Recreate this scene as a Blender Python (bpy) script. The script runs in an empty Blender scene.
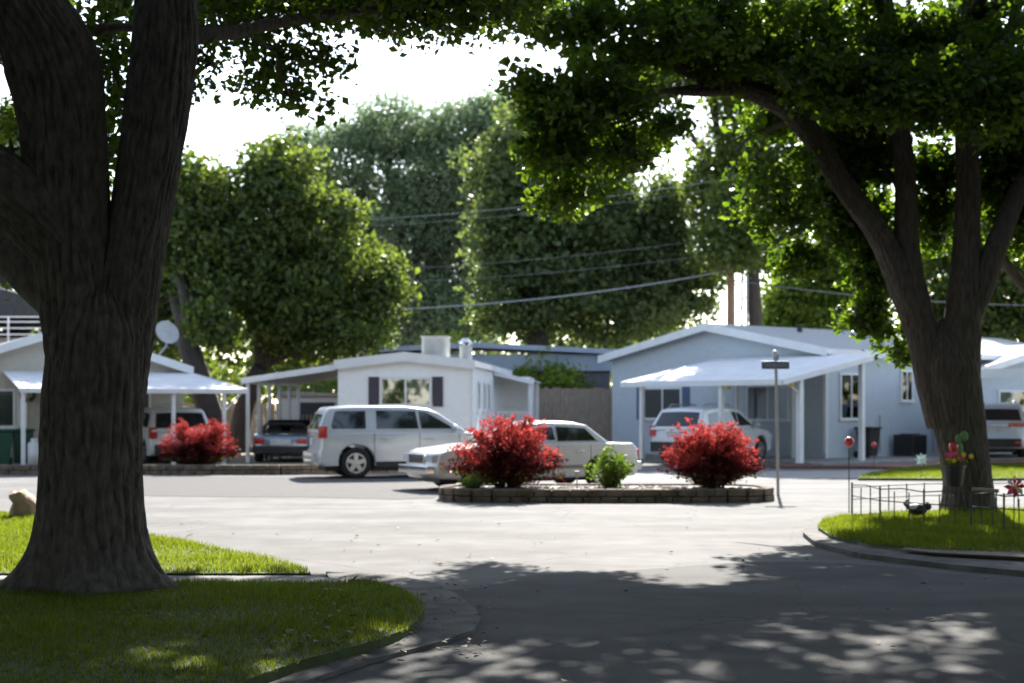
import bpy, bmesh, math, random
import numpy as np
from mathutils import Vector, Matrix
R = math.radians
rng = np.random.default_rng(7)
random.seed(7)
scene = bpy.context.scene
col = scene.collection

# ------------------------------------------------------------------ camera, sky, sun, exposure
F, HZ, EYE = 1600.0, 408.0, 1.7
cam = bpy.data.cameras.new('camera'); cam_o = bpy.data.objects.new('camera', cam); col.objects.link(cam_o)
cam.sensor_width = 36.0; cam.lens = 36.0 * F / 1024.0
cam.shift_y = (HZ - 341.5) / 1024.0
cam_o.location = (0, 0, EYE); cam_o.rotation_euler = (R(90), 0, 0)
cam.clip_end = 4000
cam.dof.use_dof = True; cam.dof.focus_distance = 11.0; cam.dof.aperture_fstop = 2.4
scene.camera = cam_o
SUN_EL, SUN_AZ = 34.5, 8.0          # azimuth from the view direction (+Y), positive to the right
world = bpy.data.worlds.new('World'); scene.world = world; world.use_nodes = True
nt = world.node_tree; bg = nt.nodes['Background']
sky = nt.nodes.new('ShaderNodeTexSky'); sky.sky_type = 'NISHITA'; sky.sun_disc = False
sky.sun_elevation = R(SUN_EL); sky.sun_rotation = R(SUN_AZ)
sky.air_density = 1.0; sky.dust_density = 0.4; sky.ozone_density = 0.6
hs = nt.nodes.new('ShaderNodeHueSaturation'); hs.inputs['Saturation'].default_value = 0.72
nt.links.new(sky.outputs[0], hs.inputs['Color']); nt.links.new(hs.outputs[0], bg.inputs[0]); bg.inputs[1].default_value = 0.13
sl = bpy.data.lights.new('sun', 'SUN'); sl.energy = 5.0; sl.angle = R(0.53); sl.color = (1.0, 0.95, 0.87)
sun = bpy.data.objects.new('sun', sl); col.objects.link(sun)
sd = Vector((math.sin(R(SUN_AZ)) * math.cos(R(SUN_EL)), math.cos(R(SUN_AZ)) * math.cos(R(SUN_EL)), math.sin(R(SUN_EL))))
sun.rotation_euler = sd.to_track_quat('Z', 'Y').to_euler()
scene.view_settings.view_transform = 'Standard'; scene.view_settings.look = 'None'
scene.view_settings.gamma = 1.0; scene.view_settings.use_curve_mapping = False
scene.view_settings.exposure = 1.68
scene.cycles.use_denoising = True
scene.cycles.max_bounces = 6; scene.cycles.transparent_max_bounces = 12

# ------------------------------------------------------------------ helpers
def at(px, py, Y):
    return Vector(((px - 512) * Y / F, Y, EYE + (HZ - py) * Y / F))
def gp(px, py, z=0.0):
    Y = F * (EYE - z) / (py - HZ)
    return Vector(((px - 512) * Y / F, Y, z))

def tag(o, label=None, cat=None, group=None, kind=None):
    if label: o['label'] = label
    if cat: o['category'] = cat
    if group: o['group'] = group
    if kind: o['kind'] = kind
    return o
def thing(name, label, cat, loc=(0, 0, 0), rz=0.0, group=None):
    o = bpy.data.objects.new(name, None); col.objects.link(o)
    o.empty_display_size = 0.1
    o.location = loc; o.rotation_euler = (0, 0, rz)
    return tag(o, label, cat, group)
def copy_tree(o, parent=None):
    c = o.copy(); col.objects.link(c); c.parent = parent
    for ch in list(o.children): copy_tree(ch, c)
    return c

class MB:
    def __init__(s): s.v = []; s.f = []
    def add(s, vs, fs):
        n = len(s.v); s.v += [tuple(v) for v in vs]; s.f += [tuple(i + n for i in f) for f in fs]; return s
    def box(s, x0, x1, y0, y1, z0, z1):
        return s.add([(x0,y0,z0),(x1,y0,z0),(x1,y1,z0),(x0,y1,z0),(x0,y0,z1),(x1,y0,z1),(x1,y1,z1),(x0,y1,z1)],
                     [(0,3,2,1),(4,5,6,7),(0,1,5,4),(1,2,6,5),(2,3,7,6),(3,0,4,7)])
    def mbox(s, fn, a0, a1, d0, d1, b0, b1):
        k = len(s.v); s.box(a0, a1, d0, d1, b0, b1)
        s.v[k:] = [tuple(fn(*p)) for p in s.v[k:]]; return s
    def cyl(s, c, r, z0, z1, n=16, r2=None):
        r2 = r if r2 is None else r2; k = range(n)
        vs = [(c[0]+r*math.cos(2*math.pi*i/n), c[1]+r*math.sin(2*math.pi*i/n), z0) for i in k] + \
             [(c[0]+r2*math.cos(2*math.pi*i/n), c[1]+r2*math.sin(2*math.pi*i/n), z1) for i in k]
        return s.add(vs, [(i, (i+1)%n, n+(i+1)%n, n+i) for i in k] + [tuple(reversed(range(n))), tuple(range(n, 2*n))])
    def prism(s, pts, fn0, fn1):                     # polygon mapped by two functions and joined
        n = len(pts)
        return s.add([fn0(*p) for p in pts] + [fn1(*p) for p in pts],
                     [(i, (i+1)%n, n+(i+1)%n, n+i) for i in range(n)] + [tuple(reversed(range(n))), tuple(range(n, 2*n))])
    def tube(s, path, radii, n=8, cap=True):
        path = [Vector(p) for p in path]
        if not hasattr(radii, '__len__'): radii = [radii] * len(path)
        up = Vector((0.31, 0.17, 0.93)); k0 = len(s.v); nr = None
        for i, p in enumerate(path):
            t = (path[min(i+1, len(path)-1)] - path[max(i-1, 0)]).normalized()
            if nr is None:
                nr = t.orthogonal().normalized()
            nr = (nr - t * nr.dot(t)).normalized(); b = t.cross(nr)
            for j in range(n):
                a = 2*math.pi*j/n
                s.v.append(tuple(p + (nr*math.cos(a) + b*math.sin(a)) * radii[i]))
        for i in range(len(path)-1):
            for j in range(n):
                a, b2 = k0+i*n+j, k0+i*n+(j+1)%n
                s.f.append((a, b2, b2+n, a+n))
        if cap:
            s.f.append(tuple(reversed(range(k0, k0+n)))); e = k0+(len(path)-1)*n; s.f.append(tuple(range(e, e+n)))
        return s
    def ball(s, c, r, n=12, m=8, sq=(1,1,1)):
        k0 = len(s.v); c = Vector(c)
        s.v.append((c.x, c.y, c.z - r*sq[2]))
        for i in range(1, m):
            ph = -math.pi/2 + math.pi*i/m
            for j in range(n):
                th = 2*math.pi*j/n
                s.v.append((c.x + r*sq[0]*math.cos(ph)*math.cos(th), c.y + r*sq[1]*math.cos(ph)*math.sin(th), c.z + r*sq[2]*math.sin(ph)))
        s.v.append((c.x, c.y, c.z + r*sq[2])); e = len(s.v)-1
        for j in range(n):
            s.f.append((k0, k0+1+(j+1)%n, k0+1+j)); s.f.append((e, e-n+j, e-n+(j+1)%n))
        for i in range(m-2):
            for j in range(n):
                a = k0+1+i*n+j; b = k0+1+i*n+(j+1)%n
                s.f.append((a, b, b+n, a+n))
        return s
    def lathe(s, prof, fn, n=28):                    # prof [(r, d)]; fn(r cos, r sin, d)
        k0 = len(s.v); m = len(prof)
        for r, d in prof:
            for j in range(n):
                a = 2*math.pi*j/n; s.v.append(tuple(fn(r*math.cos(a), r*math.sin(a), d)))
        for i in range(m-1):
            for j in range(n):
                a, b = k0+i*n+j, k0+i*n+(j+1)%n
                s.f.append((a, b, b+n, a+n))
        return s
    def build(s, name, mat, parent=None, smooth=False, bevel=0.0, seg=2, ang=40):
        me = bpy.data.meshes.new(name); me.from_pydata(s.v, [], s.f)
        bm = bmesh.new(); bm.from_mesh(me); bmesh.ops.recalc_face_normals(bm, faces=bm.faces)
        big = [f for f in bm.faces if len(f.verts) > 12]
        if big: bmesh.ops.triangulate(bm, faces=big)
        bm.to_mesh(me); bm.free()
        me.materials.append(mat)
        o = bpy.data.objects.new(name, me); col.objects.link(o); o.parent = parent
        if smooth: me.polygons.foreach_set('use_smooth', [True]*len(me.polygons))
        if bevel:
            md = o.modifiers.new('bevel', 'BEVEL'); md.width = bevel; md.segments = seg; md.limit_method = 'ANGLE'; md.angle_limit = R(ang)
            me.polygons.foreach_set('use_smooth', [True]*len(me.polygons))
            w = o.modifiers.new('wn', 'WEIGHTED_NORMAL'); w.keep_sharp = True
        return o

def raw_mesh(name, V, tris, mat, parent=None, smooth=False):
    me = bpy.data.meshes.new(name); k = tris.shape[1]
    me.vertices.add(len(V)); me.vertices.foreach_set('co', V.astype(np.float32).ravel())
    me.loops.add(tris.size); me.loops.foreach_set('vertex_index', tris.astype(np.int32).ravel())
    me.polygons.add(len(tris)); me.polygons.foreach_set('loop_start', np.arange(0, tris.size, k, dtype=np.int32))
    try: me.polygons.foreach_set('loop_total', np.full(len(tris), k, dtype=np.int32))
    except Exception: pass
    if smooth: me.polygons.foreach_set('use_smooth', np.ones(len(tris), dtype=bool))
    me.update(calc_edges=True); me.validate()
    me.materials.append(mat)
    o = bpy.data.objects.new(name, me); col.objects.link(o); o.parent = parent
    return o

# ------------------------------------------------------------------ materials
def mat(name, c, rough=0.6, metal=0.0, var=0.12, scale=6.0, bump=0.0, bscale=40.0, coat=0.0, spec=0.5, c2=None, stretch=(1,1,1), detail=5, lines=None, line_depth=0.4, bdist=0.02):
    m = bpy.data.materials.new(name); m.use_nodes = True; t = m.node_tree; N = t.nodes; L = t.links
    p = N['Principled BSDF']; p.inputs['Roughness'].default_value = rough; p.inputs['Metallic'].default_value = metal
    p.inputs['Specular IOR Level'].default_value = spec
    if coat: p.inputs['Coat Weight'].default_value = coat; p.inputs['Coat Roughness'].default_value = 0.05
    tc = N.new('ShaderNodeTexCoord'); mp = N.new('ShaderNodeMapping'); mp.inputs['Scale'].default_value = stretch
    L.new(tc.outputs['Object'], mp.inputs['Vector'])
    nz = N.new('ShaderNodeTexNoise'); nz.inputs['Scale'].default_value = scale; nz.inputs['Detail'].default_value = detail
    L.new(mp.outputs[0], nz.inputs['Vector'])
    rp = N.new('ShaderNodeValToRGB'); a = tuple(max(0, x*(1-var)) for x in c); b = tuple(min(1, x*(1+var)) for x in (c2 or c))
    if c2: a = c; b = c2
    rp.color_ramp.elements[0].color = (*a, 1); rp.color_ramp.elements[1].color = (*b, 1)
    rp.color_ramp.elements[0].position = 0.32; rp.color_ramp.elements[1].position = 0.68
    L.new(nz.outputs['Fac'], rp.inputs[0]); L.new(rp.outputs[0], p.inputs['Base Color'])
    h = None
    if bump:
        n2 = N.new('ShaderNodeTexNoise'); n2.inputs['Scale'].default_value = bscale; n2.inputs['Detail'].default_value = 6
        L.new(mp.outputs[0], n2.inputs['Vector'])
        bp = N.new('ShaderNodeBump'); bp.inputs['Strength'].default_value = bump; bp.inputs['Distance'].default_value = bdist
        L.new(n2.outputs['Fac'], bp.inputs['Height']); L.new(bp.outputs[0], p.inputs['Normal']); h = bp
    if lines:                                        # (axis, spacing): siding laps or grooves as relief
        ax, sp = lines
        sx = N.new('ShaderNodeSeparateXYZ'); L.new(tc.outputs['Object'], sx.inputs[0])
        fr = N.new('ShaderNodeMath'); fr.operation = 'MULTIPLY'; fr.inputs[1].default_value = 1.0/sp
        if ax == 'XY':
            ad = N.new('ShaderNodeMath'); ad.operation = 'ADD'; L.new(sx.outputs['X'], ad.inputs[0]); L.new(sx.outputs['Y'], ad.inputs[1]); L.new(ad.outputs[0], fr.inputs[0])
        else: L.new(sx.outputs[ax], fr.inputs[0])
        f2 = N.new('ShaderNodeMath'); f2.operation = 'FRACT'; L.new(fr.outputs[0], f2.inputs[0])
        if ax != 'Z':
            f3 = N.new('ShaderNodeMath'); f3.operation = 'GREATER_THAN'; f3.inputs[1].default_value = 0.12; L.new(f2.outputs[0], f3.inputs[0]); f2 = f3
        b2 = N.new('ShaderNodeBump'); b2.inputs['Strength'].default_value = line_depth; b2.inputs['Distance'].default_value = 0.03
        if ax == 'Z': b2.invert = True
        L.new(f2.outputs[0], b2.inputs['Height'])
        if h: L.new(h.outputs[0], b2.inputs['Normal'])
        L.new(b2.outputs[0], p.inputs['Normal'])
    return m

def leaf_mat(name, c1, c2, trans=0.45, rough=0.45, tint=(1.25, 1.35, 0.5), spec=0.35):
    m = bpy.data.materials.new(name); m.use_nodes = True; t = m.node_tree; N = t.nodes; L = t.links
    p = N['Principled BSDF']; p.inputs['Roughness'].default_value = rough; p.inputs['Specular IOR Level'].default_value = spec
    ge = N.new('ShaderNodeNewGeometry'); rp = N.new('ShaderNodeValToRGB')
    rp.color_ramp.elements[0].color = (*c1, 1); rp.color_ramp.elements[1].color = (*c2, 1)
    L.new(ge.outputs['Random Per Island'], rp.inputs[0]); L.new(rp.outputs[0], p.inputs['Base Color'])
    tr = N.new('ShaderNodeBsdfTranslucent'); mx = N.new('ShaderNodeMixRGB'); mx.blend_type = 'MULTIPLY'; mx.inputs[0].default_value = 1
    mx.inputs[2].default_value = (*tint, 1); L.new(rp.outputs[0], mx.inputs[1]); L.new(mx.outputs[0], tr.inputs['Color'])
    ms = N.new('ShaderNodeMixShader'); ms.inputs[0].default_value = trans
    L.new(p.outputs[0], ms.inputs[1]); L.new(tr.outputs[0], ms.inputs[2]); L.new(ms.outputs[0], N['Material Output'].inputs['Surface'])
    return m

def glass_mat(name, tint=(0.75, 0.8, 0.82), base=0.1):
    m = bpy.data.materials.new(name); m.use_nodes = True; t = m.node_tree; N = t.nodes; L = t.links
    N.remove(N['Principled BSDF'])
    tp = N.new('ShaderNodeBsdfTransparent'); tp.inputs[0].default_value = (*tint, 1)
    gl = N.new('ShaderNodeBsdfGlossy'); gl.inputs['Roughness'].default_value = 0.02
    fr = N.new('ShaderNodeFresnel'); fr.inputs['IOR'].default_value = 1.5
    ad = N.new('ShaderNodeMath'); ad.operation = 'ADD'; ad.inputs[1].default_value = base; ad.use_clamp = True
    L.new(fr.outputs[0], ad.inputs[0])
    ms = N.new('ShaderNodeMixShader'); L.new(ad.outputs[0], ms.inputs[0]); L.new(tp.outputs[0], ms.inputs[1]); L.new(gl.outputs[0], ms.inputs[2])
    L.new(ms.outputs[0], N['Material Output'].inputs['Surface']); return m

def road_mat(name, c1, c2, c3):
    m = bpy.data.materials.new(name); m.use_nodes = True; t = m.node_tree; N = t.nodes; L = t.links
    p = N['Principled BSDF']; p.inputs['Roughness'].default_value = 0.9; p.inputs['Specular IOR Level'].default_value = 0.15
    tc = N.new('ShaderNodeTexCoord')
    def noise(sc, det, st=(1,1,1)):
        mp = N.new('ShaderNodeMapping'); mp.inputs['Scale'].default_value = st; L.new(tc.outputs['Object'], mp.inputs[0])
        n = N.new('ShaderNodeTexNoise'); n.inputs['Scale'].default_value = sc; n.inputs['Detail'].default_value = det
        L.new(mp.outputs[0], n.inputs['Vector']); return n
    big = noise(0.35, 4, (1, 2.2, 1)); fine = noise(60, 4)
    rp = N.new('ShaderNodeValToRGB'); e = rp.color_ramp.elements
    e[0].color = (*c1, 1); e[0].position = 0.35; e[1].color = (*c2, 1); e[1].position = 0.65
    L.new(big.outputs['Fac'], rp.inputs[0])
    mx = N.new('ShaderNodeMixRGB'); mx.blend_type = 'OVERLAY'; mx.inputs[0].default_value = 0.5
    L.new(rp.outputs[0], mx.inputs[1]); L.new(fine.outputs['Fac'], mx.inputs[2])
    med = noise(2.2, 8, (1, .8, 1)); mr = N.new('ShaderNodeMapRange'); mr.inputs[1].default_value = .35; mr.inputs[2].default_value = .7; mr.inputs[3].default_value = .82; mr.inputs[4].default_value = 1.07
    L.new(med.outputs['Fac'], mr.inputs[0]); mm = N.new('ShaderNodeMixRGB'); mm.blend_type = 'MULTIPLY'; mm.inputs[0].default_value = 1
    L.new(mx.outputs[0], mm.inputs[1]); L.new(mr.outputs[0], mm.inputs[2]); mx = mm
    # cracks and tar seams
    mp = N.new('ShaderNodeMapping'); L.new(tc.outputs['Object'], mp.inputs[0])
    wn = noise(0.8, 3); va = N.new('ShaderNodeVectorMath'); va.operation = 'MULTIPLY_ADD'
    va.inputs[1].default_value = (0.9, 0.9, 0); L.new(wn.outputs['Color'], va.inputs[0]); L.new(mp.outputs[0], va.inputs[2])
    vo = N.new('ShaderNodeTexVoronoi'); vo.feature = 'DISTANCE_TO_EDGE'; vo.inputs['Scale'].default_value = 0.28
    L.new(va.outputs[0], vo.inputs['Vector'])
    lt = N.new('ShaderNodeMath'); lt.operation = 'LESS_THAN'; lt.inputs[1].default_value = 0.004; L.new(vo.outputs['Distance'], lt.inputs[0])
    ml = N.new('ShaderNodeMath'); ml.operation = 'MULTIPLY'; ml.inputs[1].default_value = 0.4; L.new(lt.outputs[0], ml.inputs[0])
    m2 = N.new('ShaderNodeMixRGB'); m2.inputs[2].default_value = (*c3, 1); L.new(ml.outputs[0], m2.inputs[0]); L.new(mx.outputs[0], m2.inputs[1])
    L.new(m2.outputs[0], p.inputs['Base Color'])
    bp = N.new('ShaderNodeBump'); bp.inputs['Strength'].default_value = 0.5; bp.inputs['Distance'].default_value = 0.008
    L.new(fine.outputs['Fac'], bp.inputs['Height']); L.new(bp.outputs[0], p.inputs['Normal'])
    return m

M = dict(
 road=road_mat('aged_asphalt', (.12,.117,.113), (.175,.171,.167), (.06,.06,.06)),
 road_dark=road_mat('shade_dark_asphalt', (.070,.070,.070), (.108,.107,.105), (.04,.04,.04)),  # darker near asphalt, toned down further to deepen the tree shade
 gravel=mat('dark_chipseal', (.085,.083,.08), .9, spec=.1, c2=(.145,.14,.137), scale=30, bump=.6, bscale=80),
 concrete=mat('concrete', (.20,.195,.185), .85, c2=(.29,.28,.265), scale=3, bump=.3, bscale=60, spec=.2),
 kerb=mat('shade_dark_kerb_concrete', (.085,.082,.078), .9, c2=(.19,.183,.172), scale=2.6, bump=.5, bscale=40, spec=.15),  # concrete darkened for the tree shade it lies in, plus stain noise
 dirt=mat('dirt', (.13,.10,.07), .9, c2=(.22,.18,.13), scale=2, bump=.5, bscale=30),
 turf=mat('turf_soil', (.035,.055,.012), .9, c2=(.06,.09,.02), scale=8, bump=.4),
 mulch=mat('red_mulch', (.10,.045,.035), .9, c2=(.24,.12,.09), scale=25, bump=.8, bscale=50),
 pebbles=mat('pebbles', (.16,.13,.11), .85, c2=(.42,.38,.34), scale=28, bump=.9, bscale=50),
 block=mat('stone_block', (.10,.078,.060), .9, spec=.2, c2=(.21,.168,.13), scale=5, bump=.7, bscale=40),
 white_siding=mat('white_siding', (.86,.855,.845), .5, var=.03, lines=('Z', .2), line_depth=.5),
 tan_siding=mat('tan_siding', (.50,.46,.39), .55, var=.05, lines=('Z', .13), line_depth=.6),
 blue_siding=mat('blue_grey_siding', (.49,.55,.60), .6, var=.05, lines=('XY', .2), line_depth=.6),
 white=mat('white_paint', (.74,.75,.76), .45, var=.05, scale=3),
 white_metal=mat('white_enamel_metal', (.70,.73,.76), .38, var=.08, scale=2, spec=.5),
 awning_metal=mat('weathered_awning_metal', (.68,.68,.68), .65, var=.08, scale=2, spec=.2),
 pale_under=mat('cream_metal', (.50,.49,.46), .5, var=.08),
 shingle=mat('grey_shingle', (.32,.32,.32), .9, spec=.15, c2=(.44,.44,.43), scale=14, bump=.5, bscale=50),
 dark_shingle=mat('dark_shingle', (.03,.03,.035), .85, c2=(.06,.06,.06), scale=14),
 shutter=mat('plum_shutter', (.055,.040,.05), .55, lines=('Z', .05), line_depth=.7),
 blue_shutter=mat('navy_shutter', (.05,.08,.15), .55, lines=('Z', .05), line_depth=.7),
 curtain=mat('curtain', (.56,.56,.56), .9, var=.2, scale=9, stretch=(6,6,.5)),
 interior=mat('dark_interior', (.03,.032,.035), .8),
 glass=glass_mat('window_glass'),
 carglass=mat('tinted_glass', (.012,.015,.018), .04, var=.3, scale=2, spec=.8),
 wood=mat('weathered_wood', (.24,.19,.15), .85, c2=(.42,.34,.27), scale=5, stretch=(8,8,.6), bump=.5, bscale=20),
 bluewall=mat('slate_blue_wall', (.26,.31,.40), .6, c2=(.34,.39,.47), scale=1.5, lines=('XY', .3)),
 darkwall=mat('dark_slate_wall', (.09,.09,.115), .7, c2=(.13,.13,.15), scale=2, lines=('XY', .25)),
 bark=mat('furrowed_bark', (.055,.047,.040), .9, c2=(.135,.115,.098), scale=6, stretch=(2.6,2.6,1.2), bump=.8, bscale=16, bdist=.03),
 bark2=mat('brown_bark', (.040,.032,.027), .9, c2=(.11,.088,.070), scale=9, stretch=(3,3,.5), bump=.9, bscale=12, bdist=.03),
 bark_far=mat('dark_bark', (.035,.028,.022), .9, c2=(.07,.055,.045), scale=5, stretch=(3,3,.6)),
 rubber=mat('tyre_rubber', (.018,.018,.018), .8),
 alloy=mat('alloy', (.50,.51,.53), .3, metal=.8),
 chrome=mat('chrome', (.7,.7,.72), .12, metal=1.0),
 black=mat('black_plastic', (.02,.02,.022), .5),
 iron=mat('black_iron', (.03,.03,.03), .5, metal=.3),
 red_lens=mat('red_lens', (.45,.012,.015), .15, coat=.6),
 clear_lens=mat('clear_lens', (.62,.65,.68), .08, coat=.8),
 amber=mat('amber_lens', (.65,.25,.04), .2),
 plate=mat('number_plate', (.55,.55,.56), .5),
 silver=mat('silver_paint', (.54,.57,.61), .32, metal=.3, var=.03, coat=.7),
 pearl=mat('pearl_beige_paint', (.62,.61,.60), .35, metal=.15, var=.03, coat=.7),
 white_car=mat('white_car_paint', (.70,.71,.72), .35, var=.02, coat=.8),
 blue_car=mat('pale_blue_paint', (.55,.63,.76), .3, metal=.1, var=.03, coat=.8),
 dark_car=mat('steel_blue_paint', (.22,.27,.34), .3, metal=.5, var=.05, coat=.8),
 tan_trim=mat('tan_trim', (.30,.24,.19), .5),
 green_bin=mat('green_plastic', (.012,.07,.045), .5),
 grey_box=mat('grey_enamel', (.36,.37,.37), .5, var=.1),
 cooler=mat('faded_cooler_metal', (.45,.44,.40), .6, c2=(.60,.58,.52), scale=4),
 sign=mat('sign_blue', (.10,.15,.25), .4),
 sign_letter=mat('sign_letter', (.30,.36,.44), .5),
 rock=mat('tan_rock', (.30,.20,.12), .85, c2=(.50,.37,.25), scale=5, bump=.9, bscale=12, bdist=.05),
 red=mat('glossy_red', (.60,.03,.03), .25, coat=.6),
 pink=mat('pink_petal', (.75,.08,.25), .5),
 yellow=mat('yellow_petal', (.80,.55,.03), .5),
 cactus=mat('cactus_green', (.13,.26,.09), .6),
 pale_blue=mat('pale_blue_metal', (.35,.50,.58), .35),
 pole=mat('creosote_pole', (.24,.13,.07), .85, c2=(.34,.20,.11), scale=6, stretch=(4,4,.4)),
 wire=mat('wire', (.32,.34,.37), .5), wire_dark=mat('thin_wire', (.16,.18,.20), .5),
 top_leaf=leaf_mat('deep_green_leaf', (.018,.042,.009), (.046,.082,.015), .3, tint=(1.4,1.3,.6)),  # leaf of the unseen crowns, passing less light to deepen shade below
 maple=leaf_mat('maple_leaf', (.020,.046,.010), (.052,.090,.018), .5, tint=(3.4,3.0,.8)),
 ash=leaf_mat('ash_leaf', (.018,.042,.009), (.046,.082,.015), .55, tint=(4.4,3.8,1.0)),
 mid=leaf_mat('mid_green_leaf', (.034,.058,.019), (.080,.112,.034), .5, tint=(2.9,2.7,1.0)),
 willow=leaf_mat('hazed_willow_leaf', (.085,.13,.075), (.165,.22,.135), .5, tint=(1.7,1.7,1.3)),  # pale leaf, lightened further in place of distant haze
 cotton=leaf_mat('cottonwood_leaf', (.056,.088,.038), (.110,.150,.065), .5, tint=(2.0,1.9,.9)),
 lime=leaf_mat('lime_leaf', (.085,.140,.025), (.150,.210,.040), .5, tint=(1.7,1.7,.7)),
 bright=leaf_mat('lit_lime_leaf', (.13,.20,.03), (.24,.32,.06), .5, tint=(1.5,1.5,.7)),  # lime leaf brightened to stand in for sun on the fence shrub
 shrub=leaf_mat('shrub_leaf', (.080,.135,.020), (.16,.23,.045), .45),
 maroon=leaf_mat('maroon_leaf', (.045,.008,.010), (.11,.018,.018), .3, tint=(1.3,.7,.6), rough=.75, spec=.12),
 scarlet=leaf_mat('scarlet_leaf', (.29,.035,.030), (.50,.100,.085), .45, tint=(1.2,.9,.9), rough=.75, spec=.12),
 grass=leaf_mat('grass_blade', (.022,.038,.007), (.048,.068,.013), .52, tint=(5.6,4.7,1.4), spec=.2),
)

# ------------------------------------------------------------------ ground, road, kerbs
def sheet(name, pts, z, m, thick=None, kind='structure', bevel=0):
    mb = MB()
    if thick: mb.prism([(p[0], p[1]) for p in pts], lambda x, y: (x, y, z-thick), lambda x, y: (x, y, z))
    else: mb.add([(p[0], p[1], z) for p in pts], [tuple(range(len(pts)))])
    o = mb.build(name, m, bevel=bevel)
    if not thick and o.data.polygons[0].normal.z < 0: o.data.flip_normals()
    return tag(o, kind=kind)
def smooth_poly(pts, n=4):
    out = []; k = len(pts)
    for i in range(k):
        p0, p1, p2, p3 = [Vector(pts[(i+j-1) % k][:2]) for j in range(4)]
        for s in range(n):
            t = s/n
            out.append(0.5*((2*p1)+(p2-p0)*t+(2*p0-5*p1+4*p2-p3)*t*t+(3*p1-p0-3*p2+p3)*t**3))
    return out
sheet('ground', [(-900,-300),(900,-300),(900,1500),(-900,1500)], -0.03, M['dirt'])
sheet('road', [(-70,-20),(70,-20),(70,45.2),(16,45.2),(3.2,52),(-1.2,52),(-1.2,43),(-70,43)], 0.0, M['road'])
sheet('shade_dark_asphalt', smooth_poly([Vector((-3.0,14.6)), gp(455,590), gp(520,577), gp(640,570), gp(760,562), gp(880,566), gp(1100,584), Vector((14,12)), Vector((14,-12)), Vector((-16,-12)), Vector((-16,6)), Vector((-4,9))], 4), 0.004, M['road_dark'])  # darker asphalt whose edge follows the tree shade and deepens it
sheet('parking_apron', smooth_poly([gp(150,496), gp(300,497), gp(434,498), gp(425,478), gp(300,477), gp(60,477), gp(60,488)], 3), 0.005, M['gravel'])
sheet('concrete_drive', [gp(560,473), gp(905,470), gp(860,478), gp(640,482), gp(575,482)], 0.006, M['concrete'])

Z1 = 0.10
front_pts = smooth_poly([gp(423,604,Z1), gp(418,620,Z1), gp(388,637,Z1), gp(310,657,Z1), gp(225,690,Z1), gp(100,760,Z1)], 5)
front_pts = [p for p in front_pts if True]
fl = [gp(423,603,Z1), gp(424,610,Z1), gp(417,621,Z1), gp(402,630,Z1), gp(380,639,Z1), gp(340,650,Z1), gp(300,660,Z1), gp(230,686,Z1), gp(120,750,Z1),
      Vector((-16,5)), Vector((-16,14.8)), Vector((-4,14.85)), gp(380,583,Z1), gp(408,592,Z1)]
FRONT_LAWN = [(p[0], p[1]) for p in fl]
sheet('front_lawn', FRONT_LAWN, Z1, M['turf'], thick=0.12)
bl = [Vector((-1.95,15.5)), gp(290,563,Z1), gp(220,549,Z1), gp(145,534,Z1), gp(60,521,Z1), gp(0,513,Z1), gp(-120,503,Z1), Vector((-16,15.5))]
BACK_LAWN = [(p[0], p[1]) for p in bl]
sheet('roadside_lawn', BACK_LAWN, Z1, M['turf'], thick=0.12)
sheet('footpath', [(-16,14.83),(-16,15.47),(-1.95,15.47),(-1.55,15.1),(-1.5,14.55),(-4,14.83)], Z1-0.02, M['concrete'], thick=0.1)
# rolled concrete kerb wrapping the tip of the front lawn
kt = [gp(326,572,.03), gp(385,574,.03), gp(425,581,.03), gp(456,594,.03), gp(475,608,.03), gp(481,619,.03), gp(472,631,.03), gp(430,645,.03), gp(370,660,.03), gp(250,700,.03), gp(120,775,.03),
      gp(110,745,.03), gp(240,678,.03), gp(300,656,.03), gp(380,634,.03), gp(416,616,.03), gp(418,606,.03), gp(400,588,.03), gp(370,580,.03), gp(330,580,.03)]
sheet('kerb_apron', kt, 0.035, M['kerb'], thick=0.06)
rl = [gp(818,527,Z1), gp(824,520,Z1), gp(845,516,Z1), gp(890,513.5,Z1), gp(960,511,Z1), gp(1300,508,Z1), gp(1300,575,Z1), gp(1024,553,Z1), gp(930,550,Z1), gp(870,544,Z1), gp(832,536,Z1)]
RIGHT_LAWN = [(p[0], p[1]) for p in rl]
sheet('corner_lawn', RIGHT_LAWN, Z1, M['turf'], thick=0.12)
sheet('kerb', [gp(803,533,.05), gp(806,524,.05), gp(818,516,.05), gp(845,511.5,.05), gp(890,509.5,.05), gp(890,513,.05), gp(845,515.5,.05), gp(824,520,.05), gp(818,527,.05), gp(832,537,.05), gp(870,545.5,.05), gp(930,552,.05), gp(1024,557,.05), gp(1300,581,.05),
               gp(1300,600,.05), gp(1024,572,.05), gp(940,564,.05), gp(860,554,.05), gp(815,543,.05)], 0.06, M['kerb'], thick=0.09)
sheet('soil_edge', [gp(1300,584,.06), gp(1024,559.5,.06), gp(930,554,.06), gp(870,547.5,.06), gp(832,539,.06), gp(840,530,.06), gp(930,540,.06), gp(1300,560,.06)], .085, M['dirt'], thick=.1)
sheet('bare_soil', [gp(1300,577,Z1), gp(1024,557.5,Z1), gp(930,552.5,Z1), gp(900,549,Z1), gp(930,543,Z1), gp(1024,545,Z1), gp(1300,560,Z1)], Z1+.004, M['dirt'])
FAR_LAWN = [(p[0], p[1]) for p in (gp(858,478,.06), gp(872,473,.06), gp(905,468,.06), gp(945,465,.06), gp(1200,460,.06), gp(1200,475,.06), gp(985,478.5,.06))]
sheet('far_lawn', FAR_LAWN, 0.06, M['turf'], thick=0.08)
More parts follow.
